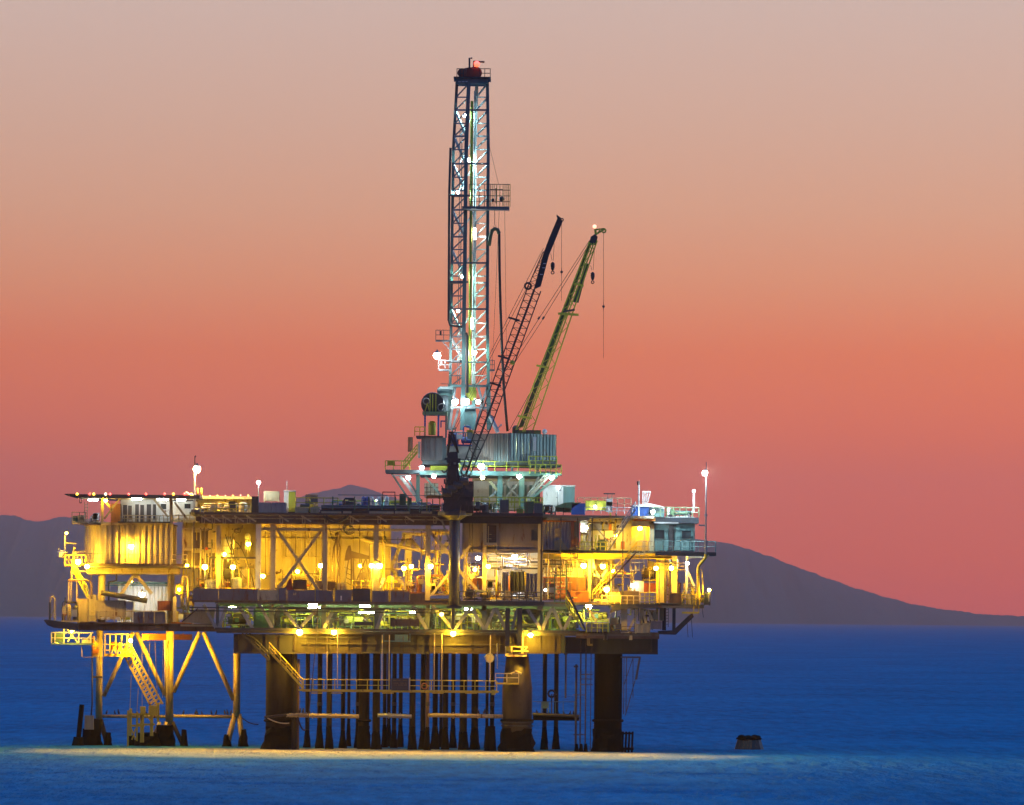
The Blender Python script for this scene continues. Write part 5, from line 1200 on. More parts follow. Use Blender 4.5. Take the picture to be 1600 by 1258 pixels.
ck.part('turntable', MB().lathe(P(712, 805, Yc), [(1.5, 0), (1.7, .1), (1.7, .4), (1.2, .6)], 20), 'navy')
ck.part('lower_drum', B(692, 737, 788, 801, Yc-1, Yc+1.6), 'navy')
cbn = ck.part('operator_cab', B(722, 740, 752, 776, Yc-1.6, Yc+.2), 'navy'); ck.part('cab_window', B(725, 738, 756, 766, Yc-1.64, Yc-1.61), 'window_glass', cbn)
for i, (a, b, c, d) in enumerate(((700, 712, 702, 678), (716, 708, 708, 678), (701, 676, 709, 676), (703, 680, 716, 706), (706, 676, 700, 706))): ck.part('gantry_bar', bm(a, b, c, d, Yc-.6+.5*(i % 2), 3.2), 'navy')
for k in range(4): ck.part('winch_drum', MB().lathe(P(698+k*9, 770-k*6, Yc-1.5), [(.2, -.5), (.42, -.45), (.42, .45), (.2, .5)], 12, 'X'), 'dark')
ck.part('hose_bundle', MB().path([P(*p) for p in sag((724, 742, Yc-1.5), (700, 756, Yc-1.5), 10)], .12, 6).path([P(*p) for p in sag((690, 735, Yc-1.4), (704, 720, Yc-1.4), 9)], .1, 6), 'rubber', kind='stuff')
rk = random.Random(77)
for k in range(34):
    u = rk.uniform(690, 738); v = rk.uniform(715 if u < 720 else 755, 796); w = rk.uniform(2, 7); hh = rk.uniform(2, 9); y = Yc-1.3-rk.uniform(0, .5)
    ck.part('fitting', B(u-w/2, u+w/2, v-hh/2, v+hh/2, y, y+.5), rk.choice(('navy', 'dark', 'slate', 'navy')))
for k in range(9):
    u = rk.uniform(686, 742); v = rk.uniform(720, 790); ck.part('hydraulic_line', MB().path([P(*p) for p in sag((u, v, Yc-1.7), (u+rk.uniform(-14, 14), v+rk.uniform(6, 30), Yc-1.7), rk.uniform(2, 8), 5)], .06, 5), 'navy')
for k in range(6): ck.part('access_rail', spost(686+k*10, 768, 780, Yc-1.4, 1), 'navy')
ck.part('access_rail', hbar(685, 738, 768, Yc-1.4, 1.2), 'navy')
lattice(ck, ((720, 740), (746, 662)), ((730, 752), (767, 668)), (Yc-.7, Yc+.7), 6, 'navy', 2.0, 1.1)
lattice(ck, ((746, 662), (825, 448)), ((767, 668), (845, 455)), (Yc-.7, Yc+.7), 20, 'navy', 1.8, .9)
ck.part('spine_pipe', MB().tube(P(728, 742, Yc), P(835, 452, Yc), px(3.4)/2, None, 8), 'navy')
lattice(ck, ((825, 448), (849, 393)), ((836, 450), (852, 394)), (Yc-.5, Yc+.5), 7, 'navy', 1.5, .8)
ck.part('boom_tip_plate', MB().pprism([(834, 452), (845, 447), (858, 398), (868, 374), (879, 346), (876, 340), (870, 335.5), (869.5, 337), (871, 341), (858, 372), (849, 396)], Yc-.45, Yc+.45), 'navy')
for u, v in ((851, 412), (849.5, 418.5), (846, 429)): ck.part('name_plate', B(u-2.2, u+2.4, v-.8, v+.6, Yc-.48, Yc-.46), 'white')
for (u, v, du) in ((784, 558, 16), (800, 498, 12), (771, 600, 20)): ck.part('boom_splice', MB().beam(P(u-6, v-2, Yc-.8), P(u+12, v+3, Yc-.8), .2), 'navy')
ck.part('boom_sheave', MB().torus(P(825, 447, Yc), .32, .12, 10, 5), 'navy'); ck.part('tip_sheave', MB().torus(P(878, 343.5, Yc), .14, .06, 10, 4), 'navy'); ck.part('tip_sheave', MB().torus(P(870, 362, Yc), .12, .05, 10, 4), 'navy')
ck.part('boom_lamp_green', MB().sphere(P(800.5, 566.5, Yc-1), .26, 8, 5), 'yellow_green')
for k, (p, q) in enumerate((((849, 388), (762, 560)), ((851, 396), (768, 556)), ((762, 560), (706, 676)), ((768, 556), (709, 677)))): ck.part('pendant_line', tb(*p, *q, Yc-.6+.3*(k % 2), .8, n=5), 'rope')
def hook(label, u, v0, vb, Y, mat='navy', big=True, tail=None):
    t = T('crane_hook', label, 'hook', P(u, vb, Y))
    t.part('hoist_line', tb(u+(3 if big else 0), v0, u+1 if big else u, vb-(8 if big else 3), Y, .7, n=5), 'rope')
    if big:
        t.part('hoist_line', tb(u-3, v0+30, u-1, vb-8, Y, .7, n=5), 'rope')
        t.part('block', MB().lathe(P(u, vb+8, Y), [(.08, 0), (.16, .15), (.22, .45), (.2, .75), (.08, .9)], 10), mat); t.part('hook_ring', MB().torus(P(u, vb+11, Y), .15, .05, 10, 4), mat)
    else:
        t.part('ball', MB().sphere(P(u, vb, Y), .15, 8, 6), mat); t.part('swivel', post(u, vb-7, vb+6, Y, 1, 6), mat)
    if tail: t.part('tag_line', tb(u, vb+4, u, tail, Y, .6, n=4), 'rope')
hook('dark hook block on the near-black crane', 863.5, 366, 415, Yc); hook('small ball hook on the near-black crane line', 877.5, 344, 425, Yc, big=False, tail=470)
Yk = 24.0
cy2 = T('lattice_crane', 'olive-yellow lattice crane rising behind the drill floor', 'crane', P(820, 690, Yk))
cy2.part('house', B(800, 845, 672, 720, Yk, Yk+5), 'crane_green'); cy2.part('boom_foot', MB().sphere(P(806, 670, Yk), .4, 8, 5), 'dark')
lattice(cy2, ((806, 672), (921, 378)), ((820, 674), (928, 380)), (Yk-.9, Yk+1.0), 14, 'crane_olive', 2.2, 1.1)
lattice(cy2, ((817, 674), (924, 380)), ((832, 674), (933, 376)), (Yk-.8, Yk+.9), 10, 'crane_olive', 2.2, 1.1)
cy2.part('spine_plate', MB().pprism([(810, 668), (817, 668), (926, 376), (922, 374)], Yk-.2, Yk), 'crane_green')
cy2.part('side_plate', MB().pprism([(895, 472), (904, 473), (920, 412), (914, 411)], Yk-.85, Yk-.75), 'crane_green')
cy2.part('head_plate', MB().pprism([(921, 381), (923, 370), (929, 366), (934, 370), (931, 382)], Yk-.6, Yk+.6), 'navy')
j = cy2.part('jib', MB().beam(P(931, 366, Yk), P(945, 358, Yk), .2).beam(P(930, 359, Yk), P(944, 357.5, Yk), .16).beam(P(930, 358, Yk), P(931, 368, Yk), .25).beam(P(937, 359, Yk), P(934, 366, Yk), .12), 'crane_olive')
cy2.part('jib_sheave', MB().torus(P(943.5, 360.5, Yk), .2, .09, 12, 5), 'crane_olive', j)
cy2.part('warning_lamp', MB().sphere(P(929, 354, Yk), .22, 8, 5), gmat((1.0, .25, .13), 4.0), label='red lamp at the boom head')
cy2.part('mid_platform', MB().beam(P(872, 490, Yk-.9), P(904, 492, Yk-.9), .25), 'crane_olive'); cy2.part('mid_platform', MB().beam(P(880, 487, Yk-.9), P(898, 484, Yk-.9), .2), 'dark')
for (u, v, w) in ((848, 573, 20), (820, 652, 22), (905, 445, 14)): cy2.part('boom_frame', MB().beam(P(u-w/2, v-2, Yk-.95), P(u+w/2, v+2, Yk-.95), .22), 'crane_olive')
for k, (p, q) in enumerate((((921, 376), (842, 498)), ((922, 379), (848, 499)), ((842, 498), (790, 580)), ((848, 499), (797, 578)), ((866, 545), (796, 672)))): cy2.part('pendant_line', tb(*p, *q, Yk-.6, .9, n=5), 'rope')
for (u, v) in ((842, 497), (849, 497)): cy2.part('line_shackle', MB().beam(P(u-1.2, v+2, Yk-.6), P(u+1.2, v-2, Yk-.6), .2), 'dark')
hook('dark hook block on the olive crane', 926, 385, 430, Yk); hook('ball hook hanging far down from the olive crane jib', 943, 362, 479, Yk, big=False, tail=560)

# ------------------------------------------------------------------ upper deck beyond the pedestal
railing('yellow-green railing on the upper deck under the rig', 718, 846, 790, 3, 13, 'yellow_green', 12)
railing('yellow-green railing behind the dark pumps under the rig', 795, 848, 800, 1, 22, 'yellow_green', 9, mid=2)
skid('blue-black pump with hoses under the drill floor', 735, 765, 783, 803, .4, 2.4, 51, ['navy', 'dark', 'slate'], 'mud_pump', 8, 2)
skid('teal pipe group behind the black pump', 762, 783, 785, 803, 3, 5, 52, ['teal', 'white', 'green'], 'pump_group', 7, 1)
crate('upright dark tank box with blue side under the rig', 781, 795, 781, 802, .6, 2.6, 'slate', 'box', 'tank_box', 1)
crate('pale green box at the deck edge under the rig', 807, 818, 795, 803, -.6, .4, 'yellow_green', 'box', 'small_box', 1)
crate('dark green machinery box at the deck edge', 819, 834, 784, 803, -.4, 1.6, 'green', 'box', 'machinery_box', 2)
crate('blue-grey machinery box next to the dark green one', 834.5, 848, 787, 803, -.4, 1.6, 'slate', 'box', 'machinery_box', 2)
skid('grey pump beside the corrugated lean-to', 848, 868, 786, 806, 1, 3, 53, ['galvanised', 'dark', 'teal'], 'pump_group', 6, 1)
skid('white valve heap near the pedestal under the rig', 720, 736, 776, 802, 2, 4, 54, ['green', 'white', 'yellow_green'], 'valve_heap', 8, 1)
wbx = T('white_box_cabin', 'tall white box cabin beside the slanted rig legs', 'cabin', P(872, 800, 12))
wbx.part('front_wall', B(848, 880, 759.5, 800, 12, 12.2), 'white'); wbx.part('side_wall', MB().box(P(880, 780, 12).x, P(898, 780, 12).x, 12.25, 16, P(889, 800, 12).z, P(889, 760.5, 12).z), 'teal'); wbx.part('roof', B(846, 899, 758, 760, 11.8, 16), 'white')  # the side wall's darker colour stands in for its shade
for (u, v) in ((874, 766), (869, 777)): wbx.part('handle', B(u, u+3, v, v+1, 11.9, 11.98), 'dark')
rw2 = T('tent', 'green and blue tent on the upper deck', 'tent', P(890, 804, 3))
rw2.part('green_canopy', MB().pprism([(866, 792), (882, 785.5), (908, 785), (893, 794)], 2, 4.5), 'green'); rw2.part('blue_side', B(893, 914.5, 786.5, 804, 2, 4.6), 'blue')
for u in (868, 880): rw2.part('post', spost(u, 792, 806, 2.2, 1.2), 'dark')
rw2.part('inner_sheet', B(868, 892, 793, 800, 4.4, 4.5), 'teal')
crate('bright yellow box container on the upper deck', 915, 947, 782.5, 798, 5, 7.5, 'yellow_green', ribs=2)
railing('cream railing behind the yellow box', 902, 986, 796, 7, 18, 'cream_clean', 10, w=.09)
railing('white railing on the upper deck before the yellow box', 914, 988, 803, 1, 10, 'white', 13, w=.09)
an = T('antenna_rack', 'dark crossbar on two thin posts over the yellow box', 'antenna', P(952, 790, 6))
an.part('crossbar', hbar(943, 961, 771.5, 6, 2), 'dark'); an.part('post', spost(949.5, 772, 800, 6, 1), 'grey'); an.part('post', spost(956, 772, 800, 6, 1.2), 'cream')
skid('grey generator bits at the end of the yellow box', 947, 958, 780, 800, 4, 6, 56, ['slate', 'galvanised', 'white'], 'generator_bits', 6, 1)
tn = T('blue_tent', 'blue tent with white roof near the slanted white stair', 'tent', P(1012, 806, 4))
tn.part('side_sheet', B(987, 1015, 790, 808, 3, 7), 'blue'); tn.part('roof_sheet', MB().pprism([(986, 791), (1004, 787.5), (1016, 786.5), (1039, 792), (1038, 795), (1013, 792)], 2.8, 7.2), 'white'); tn.part('end_sheet', B(1015.2, 1038, 794, 808, 3.2, 7), 'teal')
af = T('white_antenna_frame', 'white tapering antenna frame above the blue tent', 'antenna', P(1010, 790, 4))
for (a, b, c, d) in ((1004.5, 768, 1004.5, 792), (1016.5, 768, 1010, 792), (1008, 768, 1007, 792), (1012, 769, 1009, 788)): af.part('bar', bm(a, b, c, d, 4, 1.3), 'white')
af.part('head_bar', hbar(1004, 1017, 768.5, 4, 1.6), 'white')
pm = T('exhaust_stack', 'slim exhaust stack with dark cap beside the blue tent', 'exhaust', P(998, 808, 1))
pm.part('pipe', post(998, 757, 812, 1, 2.6, 8), 'galvanised'); pm.part('cap', post(997.4, 752, 758, 1, 4.6, 8), 'dark')
ap = T('beacon_post', 'grey post with pale lamp head behind the corner railing', 'lamp', P(1084, 808, 3))
ap.part('post', spost(1084, 770, 800, 3, 3), 'grey'); ap.part('head', MB().sphere(P(1084, 767.5, 3), .16, 8, 5), gmat(COLD, 7.0))

# ------------------------------------------------------------------ houses and stairs at the far end of the decks
mh = T('mauve_cabin', 'dim brown panelled cabin hung under the upper deck by the pedestal', 'cabin', P(783, 864, 1))
us = [722, 734, 746, 757, 768, 779, 790, 801, 812, 823, 834, 845]
for a, b in zip(us, us[1:]): mh.part('panel', B(a+.2, b-.2, 817, 862, 1, 1.2), 'mauve')
mh.part('body', B(723, 844, 818, 861, 1.3, 7), 'mauve'); mh.part('bottom_beam', B(722, 848, 858.5, 863.5, .8, 1.0), 'mauve')
framed_window(mh, 830, 841, 827.5, 845, .95, 'dark')
lv2 = mh.part('louvre_door', B(760, 775.5, 821, 848, .93, .98), 'dark')
for i in range(8): mh.part('slat', B(761.5, 774, 823+i*3, 824.2+i*3, .86, .92), 'brown', lv2)
mh.part('balcony', B(756, 776, 848, 852, -.2, .9), 'cream'); 
for v in (835, 842): mh.part('balcony_rail', hbar(757, 768, v, -.2, 1), 'cream')
for u in (757.5, 763): mh.part('balcony_post', spost(u, 822, 848, -.2, 1.2), 'cream')
pipe_run('dark conduit bending below the brown cabin', [(775, 848, .5), (775, 864, .5), (777, 867, .5), (800, 867, .5)], 1.6, 'dark')
for u in (734, 738): pipe_run('thin dark conduit on the brown cabin %s' % ('nearest the pedestal' if u == 734 else 'second from the pedestal'), [(u, 817, .6), (u, 866, .6)], 1.2, 'dark')
wl2 = T('lavender_wall', 'pale lavender-lit wall under the brown cabin', 'wall', P(800, 935, 10))
for i in range(5): wl2.part('panel', B(760+i*17, 776.5+i*17, 864, 940, 10, 10.2), 'white')
for i in range(4): wl2.part('service_pipe', hbar(757, 850, 873+i*5, 4-i*.2, 1.6+i % 2), 'dark' if i % 2 else 'cream')
for (a, b, v0, v1, lab) in ((785, 795, 893, 927, 'purple-blue tarpaulin hung beside the orange post'), (797, 820, 892, 930, 'dark blue tarpaulin hung in the middle under the brown cabin'), (821, 841, 895, 932, 'violet-blue tarpaulin hung beside the tall column')):
    m = MB(); n = 10
    vs = []; x0, x1 = P(a, 900, 2.4).x, P(b, 900, 2.4).x; z0, z1 = P(a, v1, 2.4).z, P(a, v0, 2.4).z
    for j in range(4):
        for i in range(n+1): vs.append((x0+(x1-x0)*i/n, 2.4+.14*math.sin(i*2.1+a)*(1-.3*j/3)-.05*j, z0+(z1-z0)*j/3-(.1*math.sin(math.pi*i/n) if j == 3 else 0)))
    for j in range(4):
        for i in range(n+1): q = vs[j*(n+1)+i]; vs.append((q[0], q[1]+.03, q[2]))
    N = 4*(n+1); fs = []
    for j in range(3):
        for i in range(n): k = j*(n+1)+i; fs += [(k, k+1, k+n+2, k+n+1), (N+k+1, N+k, N+k+n+1, N+k+n+2)]
    one('tarpaulin', lab, 'tarpaulin', m.add(vs, fs), 'tarp_blue' if a != 797 else 'navy')
pipe_run('orange post between the blue tarpaulins', [(796, 900, 2), (796, 930, 2)], 3, 'orange'); pipe_run('yellow post between the dark and violet tarpaulins', [(820.5, 894, 2), (820.5, 915, 2)], 2.4, 'yellow')
pipe_run('yellow post at the edge of the pipe manifold', [(776, 890, 1.6), (776, 935, 1.6)], 3, 'yellow')
crate('orange tool chest beside the pedestal', 738, 753, 904, 922, 2.4, 4, 'orange', 'chest', 'tool_chest', 1)
skid('dark deck machinery before the blue tarpaulins', 724, 770, 922, 938, -.4, 1, 61, ['dark', 'brown', 'navy'], 'deck_machinery', 8, 2)
skid('small valves and hoses before the violet tarpaulin', 775, 845, 922, 940, -.2, 1.2, 62, ['dark', 'steel', 'brown', 'cream'], 'deck_machinery', 12, 2)
railing('dark railing on the main deck before the blue tarpaulins', 718, 846, 939, -.5, 14, 'dark', 12)
cs2 = T('corrugated_lean_to', 'blue-grey corrugated lean-to under the upper deck', 'building', P(875, 860, 2))
a, b = P(848.5, 840, 2), P(896, 840, 2)
cs2.part('front_sheet', MB().corr((a.x, 2), (b.x, 2), P(872, 858.5, 2).z, P(872, 815, 2).z, px(5.2), .1), 'galvanised'); cs2.part('body', B(849, 905, 814, 858, 2.4, 7), 'slate')
cs2.part('roof_edge', hbar(848, 900, 814.5, 1.8, 2.4, 5), 'orange'); cs2.part('patch', MB().pprism([(866, 858), (866, 846), (876, 842), (888, 858)], 1.8, 1.87), 'cream'); cs2.part('hatch', B(867, 877, 826, 840, 1.8, 1.86), 'mauve')
cs2.part('beam', B(848, 908, 858.8, 863, 1, 7), 'cream'); cs2.part('eave_tarp', MB().pprism([(852, 812), (860, 806), (918, 806), (922, 812), (905, 814)], 1, 4), 'galvanised')
skid('rusty rack of boxes at the end of the lean-to', 891, 907, 836, 858, .8, 2.4, 64, ['rust_red', 'dark', 'brown'], 'rusty_rack', 6, 1)
one('rusty_column', 'rust-streaked column beside the lean-to', 'column', MB().pbox(892, 897, 814, 858, 1, 1.4), 'rust_red')
ub = T('upper_end_deck', 'orange-lit middle deck and beam at the stair end', 'deck', P(960, 878, 1))
ub.part('floor_plate', B(848, 1030, 860, 864, 1, 24), 'deck'); ub.part('front_beam', MB().ibeam(P(848, 869, .8), P(1050, 869, .8), .4, px(9)), 'yellow'); ub.part('rear_beam', hbar(848, 1050, 868, 14, 8, 6), 'cream')
for u in (876, 902, 925, 973): ub.part('hanger_post', spost(u, 806, 940, .4, 1.6), 'dark')
for u in (893, 930, 985): ub.part('deck_beam', MB().pbox(u-2, u+2, 863, 872, 1, 22), 'cream')
wcab = T('pale_cabin', 'bright pale cabin with yellow rail beside the slanted white stair', 'cabin', P(928, 858, 3))
wcab.part('wall', B(907, 990, 813, 860, 6, 6.3), 'white'); wcab.part('side_post', spost(922, 820, 860, 2, 3), 'white'); wcab.part('bright_panel', B(907, 919, 815, 832, 4, 4.2), 'white'); wcab.part('side_panel', B(907, 921, 830, 860, 4.4, 4.6), 'cream_clean')
wcab.part('panel_strip', B(925, 953, 816, 828, 5.8, 5.95), 'galvanised'); wcab.part('vent', B(951, 956, 815, 828, 5.7, 5.9), 'orange'); wcab.part('signs', B(938, 945, 842, 849, 5.8, 5.95), 'green')
wcab.part('strut', bm(926, 818, 952, 848, 1.6, 2), 'grey')
crate('dark green pump box before the pale cabin', 934, 948, 845, 860, 2, 3.6, 'green', 'box', 'pump_box', 1)
railing('yellow-green railing before the pale cabin', 906, 954, 860, .6, 13, 'yellow_green', 8)
for u in (931, 936): pipe_run('yellow-green upright pipe before the pale cabin %s' % ('nearest the rail post' if u == 931 else 'by the pump box'), [(u, 836, 3), (u, 860, 3)], 2.4, 'yellow_green')
stair('white slanted stair from the upper deck past the pale cabin', 993, 796, 951, 860, -1.0, 'white', .9, 12, sw=2.2, smat='grey')
stair('long yellow slanted stair down to the main deck', 995, 862, 926, 938, -.9, 'yellow', 1.0, 14, sw=2.4, smat='brown')
stair('yellow-green stair from the main deck into the truss deck', 884, 944, 912, 984, -.8, 'yellow_green', .8, 12)
stair('dark handrail stair above the yellow-green stair', 886, 922, 915, 985, -1.9, 'dark', .5, 8, rails=False)
yh = T('bright_landing_house', 'glaring yellow-white stair house beside the teal house', 'building', P(1003, 865, 2))
yh.part('wall', B(986, 1021.5, 813, 862, 5, 9), 'cream_clean'); yh.part('roof', B(990, 1024, 809, 814, 2, 9), 'orange'); yh.part('corner_panel', B(1015, 1022, 820, 866, 2, 4.9), 'cream'); yh.part('canopy', B(988, 1014, 814.5, 823, 3, 4.8), 'white')
yh.part('post', spost(1007, 826, 866, .6, 3), 'cream'); yh.part('hose_box', B(970, 976, 846, 858, 1, 1.6), 'orange'); yh.part('strut', bm(984, 852, 1003, 826, .8, 1.6), 'cream')
railing('cream railing at the glaring stair house', 995, 1022, 862, .2, 16, 'cream', 9)
cgb = T('hanging_basket', 'yellow open cage hanging under the stair landing', 'cage', P(1000, 892, .4))
for v in (866, 879, 891): cgb.part('hoop', MB().path([P(984, v, -.2), P(1006, v, -.2), P(1006, v, 1.2), P(984, v, 1.2)], .06, 5), 'cream')
for u in (985, 992, 999, 1006): cgb.part('bar', spost(u, 862, 892, -.2, 1.1), 'cream')
th = T('teal_house', 'dark teal control house with framed windows over the sea end', 'building', P(1053, 862, 3))
th.part('wall', B(1022.5, 1086, 818, 861, 4, 9), 'teal'); th.part('roof', B(1018, 1092, 808.5, 817.5, 3.5, 10), 'navy'); th.part('gutter_pipe', hbar(1022, 1060, 817, 1.8, 2.4), 'galvanised')
framed_window(th, 1022, 1039, 827, 843, 3.95, 'teal'); framed_window(th, 1064, 1081, 828, 843, 3.95, 'teal')
for (a, b) in ((1022, 1039), (1064, 1081)): th.part('lower_panel', B(a, b, 845, 860, 3.9, 3.98), 'teal')
th.part('door', B(1045, 1053, 820, 860, 3.88, 3.97), 'dark'); th.part('pillar', B(1054, 1063, 820, 860, 3.9, 3.98), 'teal'); th.part('end_post', spost(1085, 818, 846, 3, 2), 'dark')
be = T('balcony_deck', 'dark overhanging balcony along the teal control house', 'balcony', P(1070, 869, 1))
be.part('floor_plate', B(1024, 1119, 862.5, 868, 0, 6), 'navy'); be.part('edge_beam', hbar(1024, 1119, 866, -.1, 5, 5), 'navy')
railing('pale teal railing along the dark balcony', 1023, 1118, 862, 0, 16, 'teal', 14)
railing('grey-green railing on the teal house roof', 1022, 1092, 808, 2, 15, 'deck_green', 10)
skid('pale green gear on the teal house roof', 1040, 1085, 797, 809, 4, 6, 66, ['white', 'teal', 'green', 'galvanised'], 'roof_gear', 8, 2)
skid('dark hose reel heap by the blue tent', 1012, 1024, 798, 810, 2, 3.5, 67, ['dark', 'navy'], 'hose_heap', 6, 1)
mp = T('lamp_mast', 'tall grey lamp mast bent at its foot beside the dark balcony', 'mast', P(1091, 935, -.6))
mp.part('upper_mast', MB().tube(P(1102.5, 866, -.8), P(1103.5, 722, -.8), px(3.6)/2, px(1.4)/2, 8), 'galvanised'); mp.part('bent_foot', MB().path([P(1102.5, 866, -.8), P(1102, 872, -.8), P(1092, 884, -.8), P(1091, 890, -.8), P(1091, 935, -.8)], px(4.6)/2, 8), 'yellow')
mp.part('stay', hbar(1092, 1103, 821, -.6, 2.6), 'galvanised'); mp.part('side_arm', MB().path([P(1076, 871, -.7), P(1104, 871, -.7), P(1108, 868, -.7)], .1, 6), 'cream'); mp.part('joint', post(1103, 803, 807, -.8, 4.6, 8), 'galvanised')
pipe_run('thin cream vent pipe with bent head beside the mast foot', [(1098, 930, -.4), (1098, 895, -.4), (1096.5, 891, -.4), (1094, 891, -.4)], 2, 'cream')
# columns below the teal house
pc = T('sea_end_columns', 'pale and yellow columns under the teal control house', 'frame', P(1045, 970, 2))
for (u, v0, v1, w, mt) in ((1027, 872, 970, 4, 'yellow'), (1034, 868, 970, 7, 'cream'), (1038, 872, 985, 6, 'navy'), (1053.5, 866, 930, 9, 'cream_clean'), (1073, 866, 935, 4, 'white'), (1044.5, 866, 900, 2, 'cream')): pc.part('column', spost(u, v0, v1, 2, w), mt)
pc.part('slant_brace', bm(1073, 890, 1086, 918, 2, 3.5), 'white')
for v in (880, 884.5, 890): pc.part('pipe_rail', hbar(1026, 1070, v, 1.4, 2), 'brown')
ladder('dark ladder between the yellow columns at the sea end', 1042, 888, 980, 1.6, 'brown', 5)
ed = T('main_end_deck', 'stepped main deck end with railings over the black girder', 'deck', P(1010, 992, 0))
ed.part('floor_plate', B(955, 1100, 944, 950, 0, 16), 'deck'); ed.part('curved_edge', MB().pprism([(952, 958), (957, 948), (966, 944), (1026, 944), (1030, 951), (980, 951), (962, 955)], -.4, 0), 'dark')
ed.part('lower_plate', B(900, 1030, 988, 994, -.2, 16), 'deck'); ed.part('lower_beam', hbar(900, 1030, 996, 0, 4, 6), 'brown')
for (u, w) in ((975, 10), (1002, 5)): ed.part('post', spost(u, 951, 988, .4, w), 'cream')
for (a, b, c, d) in ((998, 953, 982, 986), (1012, 953, 1022, 975), (918, 948, 932, 972), (1004, 953, 1010, 976)): ed.part('brace', bm(a, b, c, d, .2, 4), 'cream')
for u in (944, 984, 945): ed.part('gusset', MB().pprism([(u, 993), (u+4, 993), (u+4, 1000), (u-1, 1000)], -.3, -.1), 'cream')
ed.part('cantilever', MB().pprism([(1082, 958), (1076, 962), (1052, 985), (1028, 986), (1028, 991), (1056, 992), (1084, 964)], .2, .8), 'navy'); ed.part('cantilever_post', spost(1053, 950, 988, .5, 5), 'navy')
ed.part('basket_floor', B(1066, 1092, 956, 959, -.4, 1.4), 'yellow')
for u in (1084, 1092): ed.part('basket_post', spost(u, 925, 958, -.4, 1.4), 'yellow')
for k, (u, v0, v1) in enumerate(((1073, 965, 996), (1080, 962, 996), (1097, 950, 965))): wire('thin rope dangling below the cantilever bracket, %s out towards the sea' % ORD[k], [(u, v0, .2), (u+2, v1, .2)], .9, 'rope', 'ropes below the cantilever', name='rope', cat='rope')
crate('brown planked crate on the main deck end', 970, 998.5, 924, 942.5, .4, 3, 'brown', 'crate', 'deck_crate', 4)
crate('orange-lit planked crate beside the brown one', 952, 969, 926, 942.5, .6, 3, 'cream', 'crate', 'deck_crate', 2)
crate('brown tank box under the pale column', 1046, 1066, 927, 946, .2, 3, 'brown', 'box', 'tank_box', 1)
crate('mauve box on the lower end deck', 1017, 1034, 971, 984, -.8, 1, 'mauve', 'box', 'tank_box', 1)
crate('cream planked bin on the lower end deck', 992, 1016, 975, 990, -.6, 1, 'cream', 'bin', 'planked_bin', 3)
crate('grey skip with dark front by the yellow-green stair', 917, 938, 974, 988, -.6, 1, 'galvanised', 'skip', 'grey_skip', 2)
crate('teal-grey skip beside the grey one', 938.5, 953, 974, 988, -.6, 1, 'teal', 'skip', 'grey_skip', 2)
crate('dark blue hanging box at the sea corner', 1100, 1110, 927, 946, -.6, .6, 'navy', 'box', 'hanging_box', 1)
crate('orange-lit box with rails near the sea corner', 1072, 1092, 930, 952, .6, 2, 'cream', 'box', 'rail_box', 2)
crate('red container behind the planked crates', 1006, 1026, 911.5, 926, 5, 8, 'red', ribs=3)
crate('blue and white covered bale behind the brown crate', 985, 1006, 908, 926, 5, 7, 'white', 'bale', 'covered_bale', 2, lidmat='blue')
crate('small pink-red box beside the white column', 1057, 1064, 911, 928, 4, 5, 'red', 'box', 'small_box', 1)
crate('red-brown container under the corrugated strip', 866, 886, 903, 936, 3, 6, 'rust_red', ribs=3)
crate('second red-brown container beside the glowing box', 888, 915, 903, 924, 3.4, 6, 'rust_red', ribs=4)
crate('large glowing orange box at the main deck edge', 887, 920, 924, 944, .2, 3, 'orange', ribs=2)
cst = T('corrugated_strip', 'pale corrugated strip above the red-brown containers', 'wall', P(880, 902, 4)); a, b = P(849, 895, 4), P(918, 895, 4)
cst.part('sheet', MB().corr((a.x, 4), (b.x, 4), P(880, 902, 4).z, P(880, 887, 4).z, px(5), .12), 'white'); cst.part('lower_rail', hbar(848, 918, 902.5, 3.6, 2), 'orange'); cst.part('pipe', hbar(848, 925, 882, 2, 2.4), 'dark'); cst.part('pipe', hbar(848, 925, 876, 2.4, 2), 'brown')
cst.part('rear_wall', B(848, 960, 872, 938, 12, 12.2), 'cream')
gf2 = T('green_frame', 'dark green open pipe frame before the red-brown container', 'frame', P(876, 940, -.4))
for u in (866.5, 885): gf2.part('post', spost(u, 880 if u > 880 else 898, 942, -.4, 1.8), 'green')
for v in (899, 921, 941): gf2.part('bar', hbar(866, 885, v, -.4, 1.6), 'green')
bcol = T('bright_brace_frame', 'bright golden column with slanted braces beside the glowing box', 'frame', P(922, 938, 1))
bcol.part('column', spost(921, 872, 942, 1, 5), 'cream_clean')
for (a, b, c, d) in ((926, 890, 943, 908), (948, 890, 938, 905), (925, 872, 930, 900)): bcol.part('brace', bm(a, b, c, d, 1.2, 4.5), 'white')
bcol.part('rail', hbar(922, 950, 938, .6, 4, 6), 'cream_clean')
gsk = skid('grey tanks and hoses at the corner of the lower end deck', 952, 970, 958, 990, -.4, 2, 68, ['brown', 'galvanised', 'dark'], n_pipe=9, n_ves=3)
skid('orange pipes above the lower end deck', 1000, 1030, 951, 976, 1, 4, 69, ['yellow', 'brown', 'cream'], n_pipe=8, n_ves=1)
skid('cluttered pipework at the sea corner', 1066, 1100, 905, 950, 1, 3, 71, ['cream', 'brown', 'yellow', 'galvanised'], n_pipe=12, n_ves=1)
skid('yellow-green pumps below the glowing box in the truss', 890, 950, 950, 972, 2, 5, 72, ['yellow_green', 'green', 'yellow'], n_pipe=9, n_ves=2)
railing('yellow-green railing below the glowing box', 916, 950, 988, -.7, 20, 'yellow_green', 8, mid=2)
railing('yellow railing on the main deck end', 1000, 1030, 944, -.3, 18, 'yellow', 8, mid=2)
railing('yellow railing round the sea corner basket', 1066, 1100, 945, -.5, 16, 'yellow', 7)
